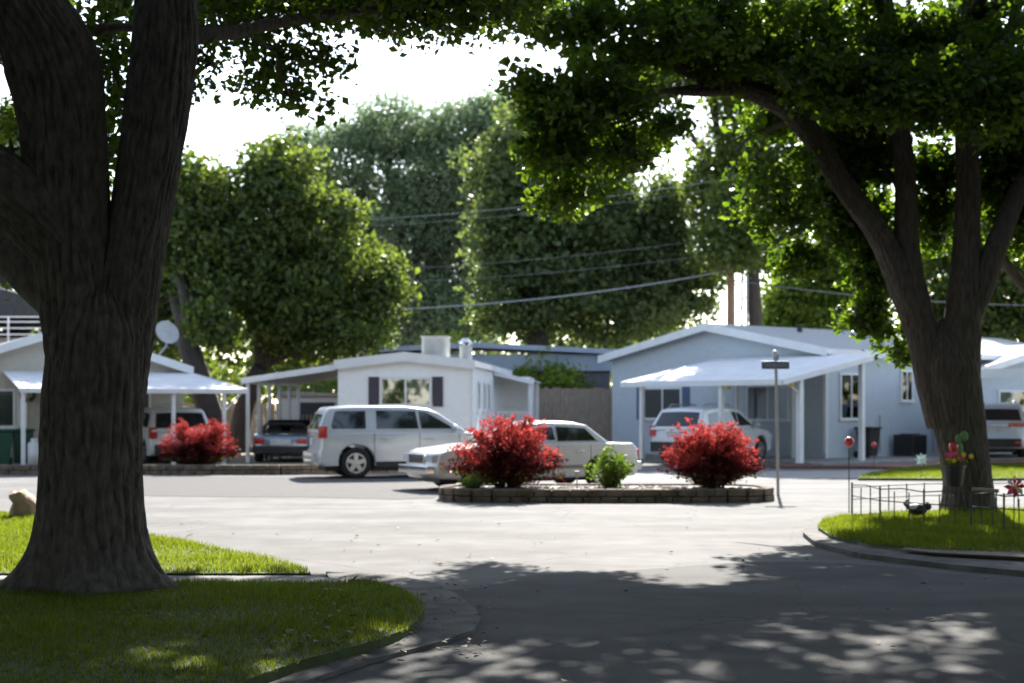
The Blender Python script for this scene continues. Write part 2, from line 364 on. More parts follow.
sheet('mulch_bed', [gp(770,466,.08), gp(800,459,.08), gp(960,455.5,.08), gp(1200,455,.08), gp(1200,459.5,.08), gp(945,464.5,.08), gp(905,467,.08), gp(860,466,.08)], 0.08, M['mulch'], thick=0.1)
sheet('yard', [(-60,41.2),(-6.0,40.9),(-1.75,42.7),(-1.3,44),(-1.0,80),(-60,80)], 0.14, M['dirt'], thick=0.16)
sheet('house_pad', [(3.0,57.5),(8.8,45.2),(13,48.5),(30,60),(30,90),(3,90)], 0.13, M['concrete'], thick=0.16)

def grass(name, poly, n, h, wdt=0.010, z=Z1, m=None, seed=1):
    g = np.random.default_rng(seed)
    P = np.array([(p[0], p[1]) for p in poly]); lo, hi = P.min(0), P.max(0)
    pts = []; tot = 0
    while tot < n:
        q = lo + g.random((n*2, 2))*(hi-lo); ins = np.zeros(len(q), bool); j = len(P)-1
        for i in range(len(P)):
            c = ((P[i,1] > q[:,1]) != (P[j,1] > q[:,1])) & (q[:,0] < (P[j,0]-P[i,0])*(q[:,1]-P[i,1])/(P[j,1]-P[i,1]+1e-9)+P[i,0])
            ins ^= c; j = i
        pts.append(q[ins]); tot += ins.sum()
    q = np.concatenate(pts)[:n]
    q = q + g.normal(0, .018, q.shape)
    patch = 0.75 + 0.35*np.sin(q[:,0]*1.7+np.sin(q[:,1]*1.3)*2)*np.sin(q[:,1]*2.1+q[:,0])
    a = g.random(n)*2*np.pi; L = h*(0.55+0.7*g.random(n))*patch
    d = np.stack([np.cos(a), np.sin(a)], 1); lean = g.normal(0, .35, (n, 2))
    V = np.zeros((n, 3, 3)); V[:,0,:2] = q-d*wdt/2; V[:,1,:2] = q+d*wdt/2; V[:,2,:2] = q+lean*L[:,None]; V[:,:2,2] = z-.005; V[:,2,2] = z+L
    o = raw_mesh(name, V.reshape(-1, 3), np.arange(n*3).reshape(-1, 3), m or M['grass'])
    return tag(o, kind='stuff')
def clip(poly, x0, x1, y0, y1):
    out = [Vector(p) for p in poly]
    for ax, lim, sg in ((0,x0,1),(0,x1,-1),(1,y0,1),(1,y1,-1)):
        res = []
        for i in range(len(out)):
            a, b = out[i], out[(i+1) % len(out)]; ia = sg*(a[ax]-lim) >= 0; ib = sg*(b[ax]-lim) >= 0
            if ia: res.append(a)
            if ia != ib: res.append(a + (b-a)*((lim-a[ax])/(b[ax]-a[ax])))
        out = res
    return out
tag(grass('front_grass', clip(FRONT_LAWN, -7, 0, 8.5, 16), 70000, .055, .010, seed=1), 'shaded green grass on the front lawn round the big trunk', 'grass')
tag(grass('roadside_grass', clip(BACK_LAWN, -10, 0, 15, 30), 70000, .065, .014, seed=2), 'sunlit green grass behind the big trunk', 'grass')
tag(grass('corner_grass', clip(RIGHT_LAWN, 4, 11.5, 15, 28), 60000, .10, .014, seed=3), 'bright ragged grass under the iron garden edging', 'grass')
tag(grass('far_grass', clip(FAR_LAWN, 8, 18, 36, 55), 30000, .07, .02, z=.06, seed=4), 'strip of bright grass before the blue grey house', 'grass')

# ------------------------------------------------------------------ planters of stone block
def block_wall(name, label, path, h, courses, bl=0.32, dp=0.22, closed=False, cap=None, parent=None):
    g = random.Random(len(path)*13+7); mb = MB(); pts = [Vector(p) for p in path]
    if closed: pts = pts + [pts[0]]
    seg = []
    for c in range(courses):
        z0 = -0.02 + c*(h+.02)/courses; z1 = z0 + (h+.02)/courses - .008
        off = bl*.5*(c % 2)
        carry = off
        for a, b in zip(pts[:-1], pts[1:]):
            L = (b-a).length; t = (b-a)/L; nrm = Vector((-t.y, t.x)); s = -carry if False else 0.0
            k = max(1, round(L/bl)); w = L/k
            for i in range(k):
                s0 = i*w + (off if (k > 1 and i > 0) else 0)*.6; s1 = (i+1)*w + (off if (k > 1 and i < k-1) else 0)*.6
                j = g.uniform(-.012, .012); e = .006
                ps = [a+t*(s0+e)+nrm*(-dp/2+j), a+t*(s1-e)+nrm*(-dp/2+j), a+t*(s1-e)+nrm*(dp/2+j), a+t*(s0+e)+nrm*(dp/2+j)]
                mb.prism([(p.x, p.y) for p in ps], lambda x, y: (x, y, z0), lambda x, y: (x, y, z1))
    o = mb.build(name, M['block'], parent, bevel=.02)
    return o
isl = []
X0, X1, Y0, Y1 = -1.25, 4.75, 28.75, 30.9
for cx, cy, a0 in ((X1-.9, Y1-.9, 0), (X0+.9, Y1-.9, 90), (X0+.9, Y0+.9, 180), (X1-.9, Y0+.9, 270)):
    for k in range(5): isl.append((cx+.9*math.cos(R(a0+k*22.5)), cy+.9*math.sin(R(a0+k*22.5))))
o = block_wall('island_planter', '', isl, .25, 2, closed=True)
tag(o, 'low oval stone block planter in the middle of the street', 'planter')
f = MB(); f.prism(isl, lambda x, y: (x*.975+.044, y*.97+.9, 0), lambda x, y: (x*.975+.044, y*.97+.9, .205))
s = f.build('gravel_fill', M['pebbles'], o)
g = random.Random(5); mb = MB()
for i in range(420):
    a = g.random()*6.283; rr = math.sqrt(g.random())
    x = (X0+X1)/2 + (X1-X0-.6)/2*rr*math.cos(a)*1.0; y = (Y0+Y1)/2 + (Y1-Y0-.6)/2*rr*math.sin(a)
    mb.ball((x, y, .205), g.uniform(.02,.05), 6, 4, (1, g.uniform(.7,1.3), .6))
tag(mb.build('stones', M['pebbles'], s), kind='stuff')
rw = block_wall('retaining_wall', '', [(-14.5,40.75),(-5.9,40.75),(-5.2,41.1),(-1.8,42.5)], .26, 2, bl=.42, dp=.26)
tag(rw, 'long low block wall along the front of the yards', 'wall')

# ------------------------------------------------------------------ houses
def pent(w0, w1, ze, zp, z0, xp=None):
    xp = (w0+w1)/2 if xp is None else xp
    return [(w0, z0), (w1, z0), (w1, ze), (xp, zp), (w0, ze)]
FRONT = lambda y=0.0: (lambda a, d, b: (a, y-d, b))
SIDE = lambda x=0.0: (lambda a, d, b: (x+d, a, b))
def window(h, fn, a0, a1, z0, z1, cols=2, shutters=None, sw=.36, curtain=(0,), trim=.07, name='window', frame_mat=None):
    fr = MB(); fm = frame_mat or M['white']
    fr.mbox(fn, a0, a1, .001, .055, z1-trim, z1); fr.mbox(fn, a0-.03, a1+.03, .001, .075, z0-.02, z0+trim)
    fr.mbox(fn, a0, a0+trim, .001, .053, z0+trim, z1-trim); fr.mbox(fn, a1-trim, a1, .001, .053, z0+trim, z1-trim)
    w = (a1-a0-2*trim)/cols
    for i in range(1, cols): fr.mbox(fn, a0+trim+i*w-.025, a0+trim+i*w+.025, .001, .05, z0+trim, z1-trim)
    f = fr.build(name, fm, h)
    for i in range(cols):
        b0, b1 = a0+trim+i*w+(.025 if i else 0), a0+trim+(i+1)*w-(.025 if i < cols-1 else 0)
        bk = MB(); bk.mbox(fn, b0, b1, .002, .006, z0+trim, z1-trim); bk.build('room_behind', M['interior'], f)
        if i in curtain:
            c = MB(); n = 10
            for k in range(n): c.mbox(fn, b0+(b1-b0)*k/n, b0+(b1-b0)*(k+.92)/n, .008, .013+.007*(k % 2), z0+trim, z1-trim)
            c.build('curtain', M['curtain'], f)
        p = MB(); p.mbox(fn, b0, b1, .032, .037, z0+trim, z1-trim); p.build('pane', M['glass'], f)
    if shutters:
        for s0, s1 in ((a0-sw-.02, a0-.02), (a1+.02, a1+sw+.02)):
            s_ = MB(); s_.mbox(fn, s0, s1, .001, .035, z0, z1); s_.build('shutter', shutters, h)
    return f
def gable_house(h, w0, w1, L, z0, ze, zp, wall, roofm, ovs=.25, ovf=.3, th=.09, fas=.2, xp=None, fasm=None):
    xp = (w0+w1)/2 if xp is None else xp
    mb = MB(); mb.prism(pent(w0, w1, ze, zp, z0, xp), lambda x, z: (x, 0, z), lambda x, z: (x, L, z)); mb.build('wall', wall, h)
    k0, k1 = (zp-ze)/(xp-w0), (zp-ze)/(w1-xp)
    e0, e1 = w0-ovs, w1+ovs; ze0, ze1 = ze-ovs*k0, ze-ovs*k1
    g = .006
    def slab(pts): 
        m_ = MB(); m_.prism(pts, lambda x, z: (x, -ovf, z), lambda x, z: (x, L+ovf, z)); return m_
    r = slab([(e0, ze0+g), (xp, zp+g), (e1, ze1+g), (e1, ze1+g+th), (xp, zp+g+th), (e0, ze0+g+th)]).build('roof', roofm, h)
    f = MB()
    for (xa, za, xb, zb) in ((e0-.03, ze0, xp, zp), (xp, zp, e1+.03, ze1)):
        f.prism([(xa, za+th+.02-fas), (xb, zb+th+.02-fas), (xb, zb+th+.02), (xa, za+th+.02)], lambda x, z: (x, -ovf-.04, z), lambda x, z: (x, -ovf-.003, z))
    f.build('rake_board', fasm or M['white'], h)
    for xe, zz, sg in ((e0, ze0, -1), (e1, ze1, 1)):
        q = MB(); q.box(min(xe+sg*.003, xe+sg*.04), max(xe+sg*.003, xe+sg*.04), -ovf, L+ovf, zz+th-.17, zz+th-.002); q.build('eave_board', fasm or M['white'], h)
    return r
def corrugated(name, A, B, C, D, parent, m, th=.03, n=40, amp=.018):
    """ribbed sheet: A-B back edge, D-C front edge (A next to D)"""
    A, B, C, D = map(Vector, (A, B, C, D)); top = []; bot = []
    for i in range(n*2+1):
        t = i/(n*2); z = amp if i % 2 else 0
        for P, Q in ((A, B), (D, C)):
            p = P.lerp(Q, t); top.append((p.x, p.y, p.z+z)); bot.append((p.x, p.y, p.z+z-th))
    k = len(top); mb = MB(); fs = []
    for i in range(n*2):
        a = 2*i; fs += [(a, a+1, a+3, a+2), (k+a, k+a+2, k+a+3, k+a+1), (a, a+2, k+a+2, k+a), (a+1, k+a+1, k+a+3, a+3)]
    fs += [(0, k, k+1, 1), (k-2, k-1, 2*k-1, 2*k-2)]
    mb.add(top+bot, fs); return mb.build(name, m, parent)
def post(h, x, y, z0, z1, w=.09, m=None, name='post'):
    mb = MB(); mb.box(x-w/2, x+w/2, y-w/2, y+w/2, z0, z1); return mb.build(name, m or M['white'], h, bevel=.008)
def strip(h, name, P, Q, dz, dn, m):
    """board along P-Q, dz down, thickness dn horizontally outward"""
    P, Q = Vector(P), Vector(Q); t = (Q-P); nrm = Vector((t.y, -t.x, 0)).normalized()*dn
    mb = MB(); mb.add([P, Q, Q+nrm, P+nrm, P-Vector((0,0,dz)), Q-Vector((0,0,dz)), Q+nrm-Vector((0,0,dz)), P+nrm-Vector((0,0,dz))],
                      [(0,1,2,3),(4,7,6,5),(0,4,5,1),(1,5,6,2),(2,6,7,3),(3,7,4,0)])
    return mb.build(name, m, h)

# --- white mobile home in the middle
H = thing('mobile_home', 'white mobile home with plum shutters and a carport on its side', 'mobile home', (-1.125, 45, .14), R(-4.9))
gable_house(H, -3.82, 0, 12.0, 0, 2.80, 3.02, M['white_siding'], M['white_metal'], ovs=.06, ovf=.12, th=.10, fas=.26)
window(H, FRONT(), -2.62, -1.14, 1.60, 2.44, 2, M['shutter'], sw=.30, curtain=(1,))
for a in (1.2, 2.8, 4.1): window(H, SIDE(), a, a+.62, 1.45, 2.35, 1, curtain=(0,))
mb = MB(); mb.box(-3.84, .02, -.03, -.002, 0, .62); mb.box(.002, .03, 0, 12, 0, .62); mb.build('skirting', M['white'], H)
mb = MB(); mb.box(-.06, .03, -.035, -.0325, .62, 2.75); mb.build('corner_trim', M['white'], H)
# porch on its right flank
mb = MB(); mb.box(.03, 1.25, 6.3, 9.4, .5, .58); mb.build('porch_floor', M['wood'], H)
corrugated('porch_roof', (.03,6.1,2.72), (.03,9.6,2.72), (1.3,9.6,2.42), (1.3,6.1,2.42), H, M['white_metal'], n=12)
strip(H, 'porch_fascia', (.03,6.09,2.745), (1.3,6.09,2.445), .14, .03, M['white'])
for y in (6.25, 9.3): post(H, 1.18, y, 0, 2.40, .13)
rl_ = MB(); rl_.box(.10, 1.11, 6.22, 6.27, 1.40, 1.45)
for k in range(8): rl_.box(.14+k*.13, .165+k*.13, 6.235, 6.26, .58, 1.40)
rl_.build('porch_railing', M['white'], H)
mb = MB(); mb.box(.0, .9, 9.6, 11.9, 0, 2.62); mb.build('entry_bay', M['white_siding'], H)
# carport
cl = -6.55
corrugated('carport_roof', (-3.86,-.02,2.74), (-3.86,7.0,2.74), (cl,7.0,2.36), (cl,-.02,2.36), H, M['pale_under'], n=30)
strip(H, 'carport_fascia', (cl-.02,-.025,2.42), (-3.9,-.025,2.80), .17, .035, M['white'])
strip(H, 'carport_gutter', (cl-.02,7.0,2.41), (cl-.02,0,2.41), .15, .05, M['white'])
for k in range(6): post(H, cl+.1, .12+k*1.32, 0, 2.30, .1)
post(H, -4.0, 6.8, 0, 2.66, .1)
# rooftop things
t = thing('evaporative_cooler', 'faded square cooler box on the white roof', 'cooler', H.matrix_basis @ Vector((-1.25, 1.7, 2.99)), R(-4.9))
mb = MB(); mb.box(-.37,.37,-.37,.37,.08,.62); mb.build('cabinet', M['cooler'], t, bevel=.02)
mb = MB(); mb.box(-.40,.40,-.40,.40,.62,.66); mb.build('lid', M['cooler'], t)
mb = MB(); [mb.box(-.28,.28,-.385,-.371,.16+k*.06,.19+k*.06) for k in range(7)]; mb.build('louvre_panel', M['grey_box'], t)
mb = MB(); mb.box(-.3,.3,-.3,.3,-.1,.08); mb.build('curb', M['grey_box'], t)
t = thing('roof_vent', 'fat metal flue with a flared cap beside the cooler', 'vent', H.matrix_basis @ Vector((-.45, 2.4, 2.90)))
mb = MB(); mb.cyl((0,0), .19, -.1, .50, 18); mb.build('flue', M['grey_box'], t, smooth=False)
mb = MB(); mb.cyl((0,0), .22, .56, .60, 18); mb.cyl((0,0), .24, .60, .72, 18, r2=.10); mb.cyl((0,0), .13, .49, .56, 12); mb.build('cap', M['chrome'], t)

# --- tan mobile home on the left
H2 = thing('mobile_home', 'tan sided mobile home with a ribbed blue white patio cover', 'mobile home', (-9.66, 47, .14), R(25))
gable_house(H2, -6.72, 0, 14.0, 0, 2.72, 3.80, M['tan_siding'], M['white_metal'], ovs=.2, ovf=.3, th=.09, fas=.24)
window(H2, FRONT(), -5.55, -4.75, 1.0, 2.1, 1, M['white'], sw=.3)
window(H2, FRONT(), -1.75, -.95, 1.05, 2.1, 1, None)
mb = MB(); mb.box(-3.6,-2.7,-.05,-.001,.3,2.3); d_ = mb.build('door', M['white'], H2)
mb = MB(); mb.ball((-2.8,-.08,1.2), .035); mb.build('handle', M['chrome'], d_)
mb = MB(); mb.box(-6.74,.02,-.03,-.002,0,.35); mb.build('skirting', M['tan_trim'], H2)
cv = corrugated('patio_roof', (-5.1,-.05,2.60), (.12,-.05,2.60), (.95,-3.4,2.06), (-5.1,-3.4,2.06), H2, M['awning_metal'], n=34)
strip(H2, 'patio_fascia', (.95,-3.40,2.08), (-5.1,-3.40,2.08), .12, -.03, M['white'])
strip(H2, 'patio_end_board', (.12,-.05,2.63), (.96,-3.40,2.09), .10, -.03, M['white'])
for x in (-5.0, -1.05, .35): post(H2, x, -3.3, 0, 2.02, .1)
mb = MB(); mb.tube([(.35,-3.3,1.45),(.85,-3.3,1.98)], .025, 8); mb.build('brace', M['white'], H2)
mb = MB(); mb.box(-4.1,-3.82,-.16,-.002,.85,1.75); mb.build('meter_box', M['grey_box'], H2)
mb = MB(); mb.tube([(-3.96,-.05,1.75),(-3.96,-.05,2.5)], .03, 8); mb.build('conduit', M['grey_box'], H2)
t = thing('wall_ornament', 'dark round wreath hanging on the tan wall', 'ornament', H2.matrix_basis @ Vector((-4.42,-.04,1.95)), R(25))
mb = MB()
for k in range(14):
    a = k*2*math.pi/14; mb.ball((.17*math.cos(a), -.02, .17*math.sin(a)), .06, 7, 5)
mb.build('wreath', M['interior'], t)
mb = MB(); mb.ball((0,-.05,-.17), .05, 8, 6); mb.build('bow', M['tan_trim'], t)
def wheelie_bin(label, loc, rz, m, group=None):
    t = thing('wheelie_bin', label, 'bin', loc, rz, group)
    mb = MB(); mb.prism([(-.24,-.24),(.24,-.24),(.24,.26),(-.24,.26)], lambda x,y:(x*.85,y*.85,.06), lambda x,y:(x*1.15,y*1.15,.92)); mb.build('body', m, t, bevel=.03)
    mb = MB(); mb.box(-.31,.31,-.32,.34,.925,.985); mb.build('lid', m, t, bevel=.02)
    for s_ in (-1, 1):
        mb = MB(); mb.lathe([(0.02,-.03),(.11,-.03),(.11,.03),(.02,.03)], lambda a,b,d: (s_*.26+d, .26+a*.9, .11+b), 16); mb.build('wheel', M['rubber'], t)
    mb = MB(); mb.tube([(-.22,.38,.90),(.22,.38,.90)], .018, 8); mb.build('handle', m, t)
    return t
wheelie_bin('green lidded bin beside the patio post, nearest the trunk', at(22, 468, 43.6).to_2d().to_3d()+Vector((0,0,.14)), R(25), M['green_bin'], 'bins by the tan home')
wheelie_bin('green lidded bin cut off by the edge of the photo', at(1, 468, 43.0).to_2d().to_3d()+Vector((0,0,.14)), R(25), M['green_bin'], 'bins by the tan home')
t = thing('gas_bottle', 'squat white tank standing on the tan home patio', 'tank', at(34, 468, 43.2).to_2d().to_3d()+Vector((0,0,.14)))
mb = MB(); mb.cyl((0,0), .17, .03, .58, 18); mb.ball((0,0,.58), .17, 18, 8, (1,1,.5)); mb.build('body', M['white'], t, smooth=True)
mb = MB(); mb.cyl((0,0), .09, .66, .74, 12); mb.build('collar', M['white'], t)
mb = MB(); mb.cyl((0,0), .03, .64, .70, 10); mb.build('valve', M['black'], t)
t = thing('satellite_dish', 'grey satellite dish on a bent arm above the tan home roof', 'dish', H2.matrix_basis @ Vector((-.28, 1.0, 2.98)))
mb = MB(); mb.tube([(-.28,0,-.12),(-.20,0,.18),(0,0,.42),(.02,.04,.62)], .03, 8); mb.build('mast', M['grey_box'], t)
mb = MB(); prof = [(r_, .22*r_*r_*2.2) for r_ in (0.001,.08,.16,.24,.31,.36)]
ax = Vector((.55,-.75,.38)).normalized(); e1 = ax.orthogonal().normalized(); e2 = ax.cross(e1)
cc = Vector((.02,0,.82)); mb.lathe(prof, lambda a,b,d: cc+e1*a+e2*b*1.05+ax*d, 24); mb.lathe([(r_, d-.012) for r_, d in prof], lambda a,b,d: cc+e1*a+e2*b*1.05+ax*d, 24)
mb.build('reflector', M['grey_box'], t, smooth=True)
mb = MB(); mb.tube([cc-e2*.36+ax*.06, cc-e2*.2+ax*.42], .012, 6); mb.ball(cc-e2*.2+ax*.44, .045, 8, 6); mb.build('feed_horn', M['grey_box'], t)

# --- blue grey double wide on the right
H3 = thing('mobile_home', 'blue grey double wide home with a white gable and patio cover', 'mobile home', (9.8, 50, .12), R(-49.06))
roof3 = gable_house(H3, -9.5, 0, 17.0, 0, 3.38, 4.30, M['blue_siding'], M['shingle'], ovs=.3, ovf=.35, th=.10, fas=.26)
window(H3, FRONT(), -7.9, -6.08, 1.17, 2.30, 2, M['blue_shutter'], sw=.32, curtain=(0, 1))
window(H3, FRONT(), -3.2, -1.41, 1.16, 2.32, 2, None, curtain=(1,))
window(H3, SIDE(), .68, 1.86, 1.20, 2.69, 2, None, curtain=(1,))
window(H3, SIDE(), 3.9, 4.57, 1.78, 2.83, 2, None, curtain=(0,))
window(H3, SIDE(), 9.5, 10.7, 1.2, 2.4, 2, None, curtain=(0,))
for x0, x1, y0, y1 in ((-.09, .02, -.028, -.002), (.002, .028, .0, .09)):
    mb = MB(); mb.box(x0, x1, y0, y1, 0, 3.24); mb.build('corner_trim', M['white'], H3)
mb = MB(); mb.box(-9.55,.03,-.03,-.002,.0,.16); mb.box(.004,.034,.1,17,.0,.16); mb.build('skirting', M['blue_siding'], H3)
pr = corrugated('patio_roof', (-4.15,-.06,3.24), (2.27,-.06,3.24), (2.27,-4.86,2.36), (-4.15,-4.86,2.36), H3, M['awning_metal'], n=36)
strip(H3, 'patio_fascia', (2.27,-4.86,2.39), (-4.15,-4.86,2.39), .16, -.04, M['white'])
strip(H3, 'patio_end_board', (2.28,-.06,3.27), (2.28,-4.86,2.39), .16, -.04, M['white'])
strip(H3, 'patio_end_board', (-4.16,-4.86,2.39), (-4.16,-.06,3.27), .16, -.04, M['white'])
for (x, y, w_) in ((-3.4,-4.7,.13), (-.15,-4.7,.13), (2.12,-3.9,.17), (2.12,-1.0,.15), (-.9,-.5,.09), (-3.2,-.5,.09)):
    post(H3, x, y, 0, 3.17+y*.1833, w_)
mb = MB(); mb.tube([(2.12,-3.9,2.0),(2.12,-4.6,2.32)], .03, 8); mb.build('brace', M['white'], H3)
for x, y in ((2.12,-4.3), (.0,-4.55)):
    t = thing('bug_light', 'yellow bulb hanging under the patio cover by its corner post' if x > 1 else 'yellow bulb under the patio cover front edge above the white car', 'lamp', H3.matrix_basis @ Vector((x, y, 3.24-.04+y*.1833-.02)))
    mb = MB(); mb.cyl((0,0), .05, -.06, .0, 10); mb.build('socket', M['white'], t)
    mb = MB(); mb.ball((0,0,-.14), .085, 10, 8); mb.build('bulb', M['yellow'], t, smooth=True)
for x, y in ((-3.6, 3.2), (-2.4, 6.0)):
    zz = 4.30+.1-(x+4.75)*(.92/4.75)
    mb = MB(); mb.cyl((x, y), .09, zz-.1, zz+.22, 12); mb.cyl((x, y), .13, zz+.22, zz+.27, 12); mb.build('roof_pipe', M['iron'], roof3)
mb = MB(); [mb.box(.002,.10,a,a+.22,b,b+.4) for a, b in ((5.6,.95),(6.6,1.2))]; mb.build('meter_box', M['grey_box'], H3)
mb = MB(); [mb.tube([(.05,a,.1),(.05,a,z)], .022, 6) for a, z in ((5.7,.95),(6.72,1.9),(2.75,1.35))]; mb.build('conduit', M['grey_box'], H3)
def on3(x, y): return H3.matrix_basis @ Vector((x, y, 0))
wheelie_bin('tall black bin against the blue grey wall by the window', on3(.55, 1.45), R(40), M['black'])
t = thing('air_conditioner', 'dark boxy air conditioner unit beside the blue grey wall', 'air conditioner', on3(.6, 3.6), R(-49))
mb = MB(); mb.box(-.38,.38,-.38,.38,.05,.72); mb.build('cabinet', M['iron'], t, bevel=.02)
mb = MB(); [mb.box(.381,.392,-.33+k*.06,-.30+k*.06,.12,.66) for k in range(12)]; mb.build('grille', M['black'], t)
mb = MB(); mb.cyl((0,0), .32, .721,.75, 20); mb.build('fan_guard', M['black'], t)

# --- long slate building behind, railing house far left, right hand neighbour
H4 = thing('long_building', 'long flat roofed slate blue building behind the board fence', 'building', (-5.6, 60.4, 0))
mb = MB(); mb.box(0,9.3,.0,4,0,3.1); mb.build('wall', M['darkwall'], H4)
mb = MB(); mb.box(-.1,9.4,-.2,4.1,3.1,3.72); mb.build('upper_wall', M['bluewall'], H4)
mb = MB(); mb.prism([(-.6,3.80),(4.2,4.02),(9.8,3.76),(9.8,3.88),(4.2,4.16),(-.6,3.92)], lambda x,z:(x,-.5,z), lambda x,z:(x,4.5,z)); mb.build('roof', M['shingle'], H4)
mb = MB(); mb.prism([(-.6,3.74),(4.2,3.96),(9.8,3.70),(9.8,3.88),(4.2,4.14),(-.6,3.92)], lambda x,z:(x,-.54,z), lambda x,z:(x,-.503,z)); mb.build('fascia', M['bluewall'], H4)
for k in range(4): post(H4, 1+k*2.3, -.1, 0, 3.08, .12, M['bluewall'], 'pilaster')
H5 = thing('house', 'house with a dark roof and white deck railing behind the tan home', 'house', (-30, 66, 0))
mb = MB(); mb.box(0,12.5,0,8,0,4.6); mb.build('wall', M['tan_trim'], H5)
mb = MB(); mb.prism([(-.6,5.4),(13.0,5.4),(13.0,5.55),(6,7.4),(-.6,5.55)], lambda x,z:(x,-.6,z), lambda x,z:(x,8.6,z)); mb.build('roof', M['dark_shingle'], H5)
mb = MB(); mb.box(-.3,12.9,-2.4,-.002,4.15,4.35); mb.build('deck', M['wood'], H5)
mb = MB()
for z in (4.6, 4.85, 5.1, 5.3): mb.box(-.3,12.9,-2.38,-2.34,z,z+.05)
for k in range(10): mb.box(-.3+k*1.46,-.24+k*1.46,-2.335,-2.28,4.35,5.35)
mb.build('railing', M['white'], H5)
H6 = thing('carport', 'white flat carport at the right edge above the blue car', 'carport', (14.0, 46.6, .12), R(-6))
mb = MB(); mb.box(-.3,8,-.1,6.2,2.58,2.66); mb.build('roof', M['white_metal'], H6)
mb = MB(); mb.box(-.33,8,-.14,-.102,2.46,2.72); mb.build('fascia', M['white'], H6)
for x, y in ((3.4,.1),(-.2,6.0),(3.6,6.0)): post(H6, x, y, 0, 2.58, .11)
H7 = thing('mobile_home', 'pale home with a white trimmed roof behind the blue car', 'mobile home', (17.6, 55.5, .12), R(20))
gable_house(H7, -2.2, 5.0, 12, 0, 2.75, 3.75, M['blue_siding'], M['shingle'], ovs=.3, ovf=.4, th=.1, fas=.26)
window(H7, FRONT(), -.9, .3, 1.1, 2.2, 2)

# --- board fences
def board_fence(label, X0, X1, Y, h, z0=.13):
    t = thing('board_fence', label, 'fence', (X0, Y, z0)); g = random.Random(int(X0*7+h*10)); mb = MB(); x = 0
    while x < X1-X0:
        w = g.uniform(.13,.17); mb.box(x, x+w-.012, g.uniform(-.008,.008), .03, .05, h+g.uniform(-.03,.03)); x += w
    mb.build('boards', M['wood'], t)
    mb = MB(); [mb.box(0, X1-X0, .032, .08, z, z+.09) for z in (.4, h-.4)]; mb.build('rail', M['wood'], t)
    for k in range(int((X1-X0)/2.4)+1): post(t, .06+k*2.4, .13, 0, h-.05, .1, M['wood'])
board_fence('tall weathered board fence between the white and blue grey homes', -2.6, 4.1, 58.6, 2.3)
board_fence('lower grey board fence under the trees behind the carports', -15.5, -3.2, 60.2, 1.75)
# pieces at the back of the carport
t = thing('shed', 'small beige shed at the back of the carport', 'shed', (-7.9, 54.5, .14), R(-4.9))
mb = MB(); mb.box(0,2.0,0,2.0,0,1.95); mb.build('wall', M['tan_siding'], t)
mb = MB(); mb.prism([(-.1,1.96),(2.1,1.96),(2.1,2.05),(-.1,2.15)], lambda x,z:(x,-.1,z), lambda x,z:(x,2.1,z)); mb.build('roof', M['tan_trim'], t)
mb = MB(); mb.box(.65,1.9,-.03,-.002,.1,1.75); mb.build('door', M['interior'], t)
t = thing('picket_gate', 'dark slatted gate with a white plate inside the carport', 'gate', (-7.0, 52.3, .14), R(-4.9))
mb = MB(); [mb.box(k*.13, k*.13+.07, 0, .025, .08, 1.35) for k in range(15)]; mb.build('pickets', M['wood'], t)
mb = MB(); [mb.box(0,1.92,.026,.06,z,z+.08) for z in (.25,1.1)]; mb.build('rail', M['wood'], t)
mb = MB(); mb.box(.55,.9,-.02,-.002,.95,1.15); mb.build('plate', M['white'], t)

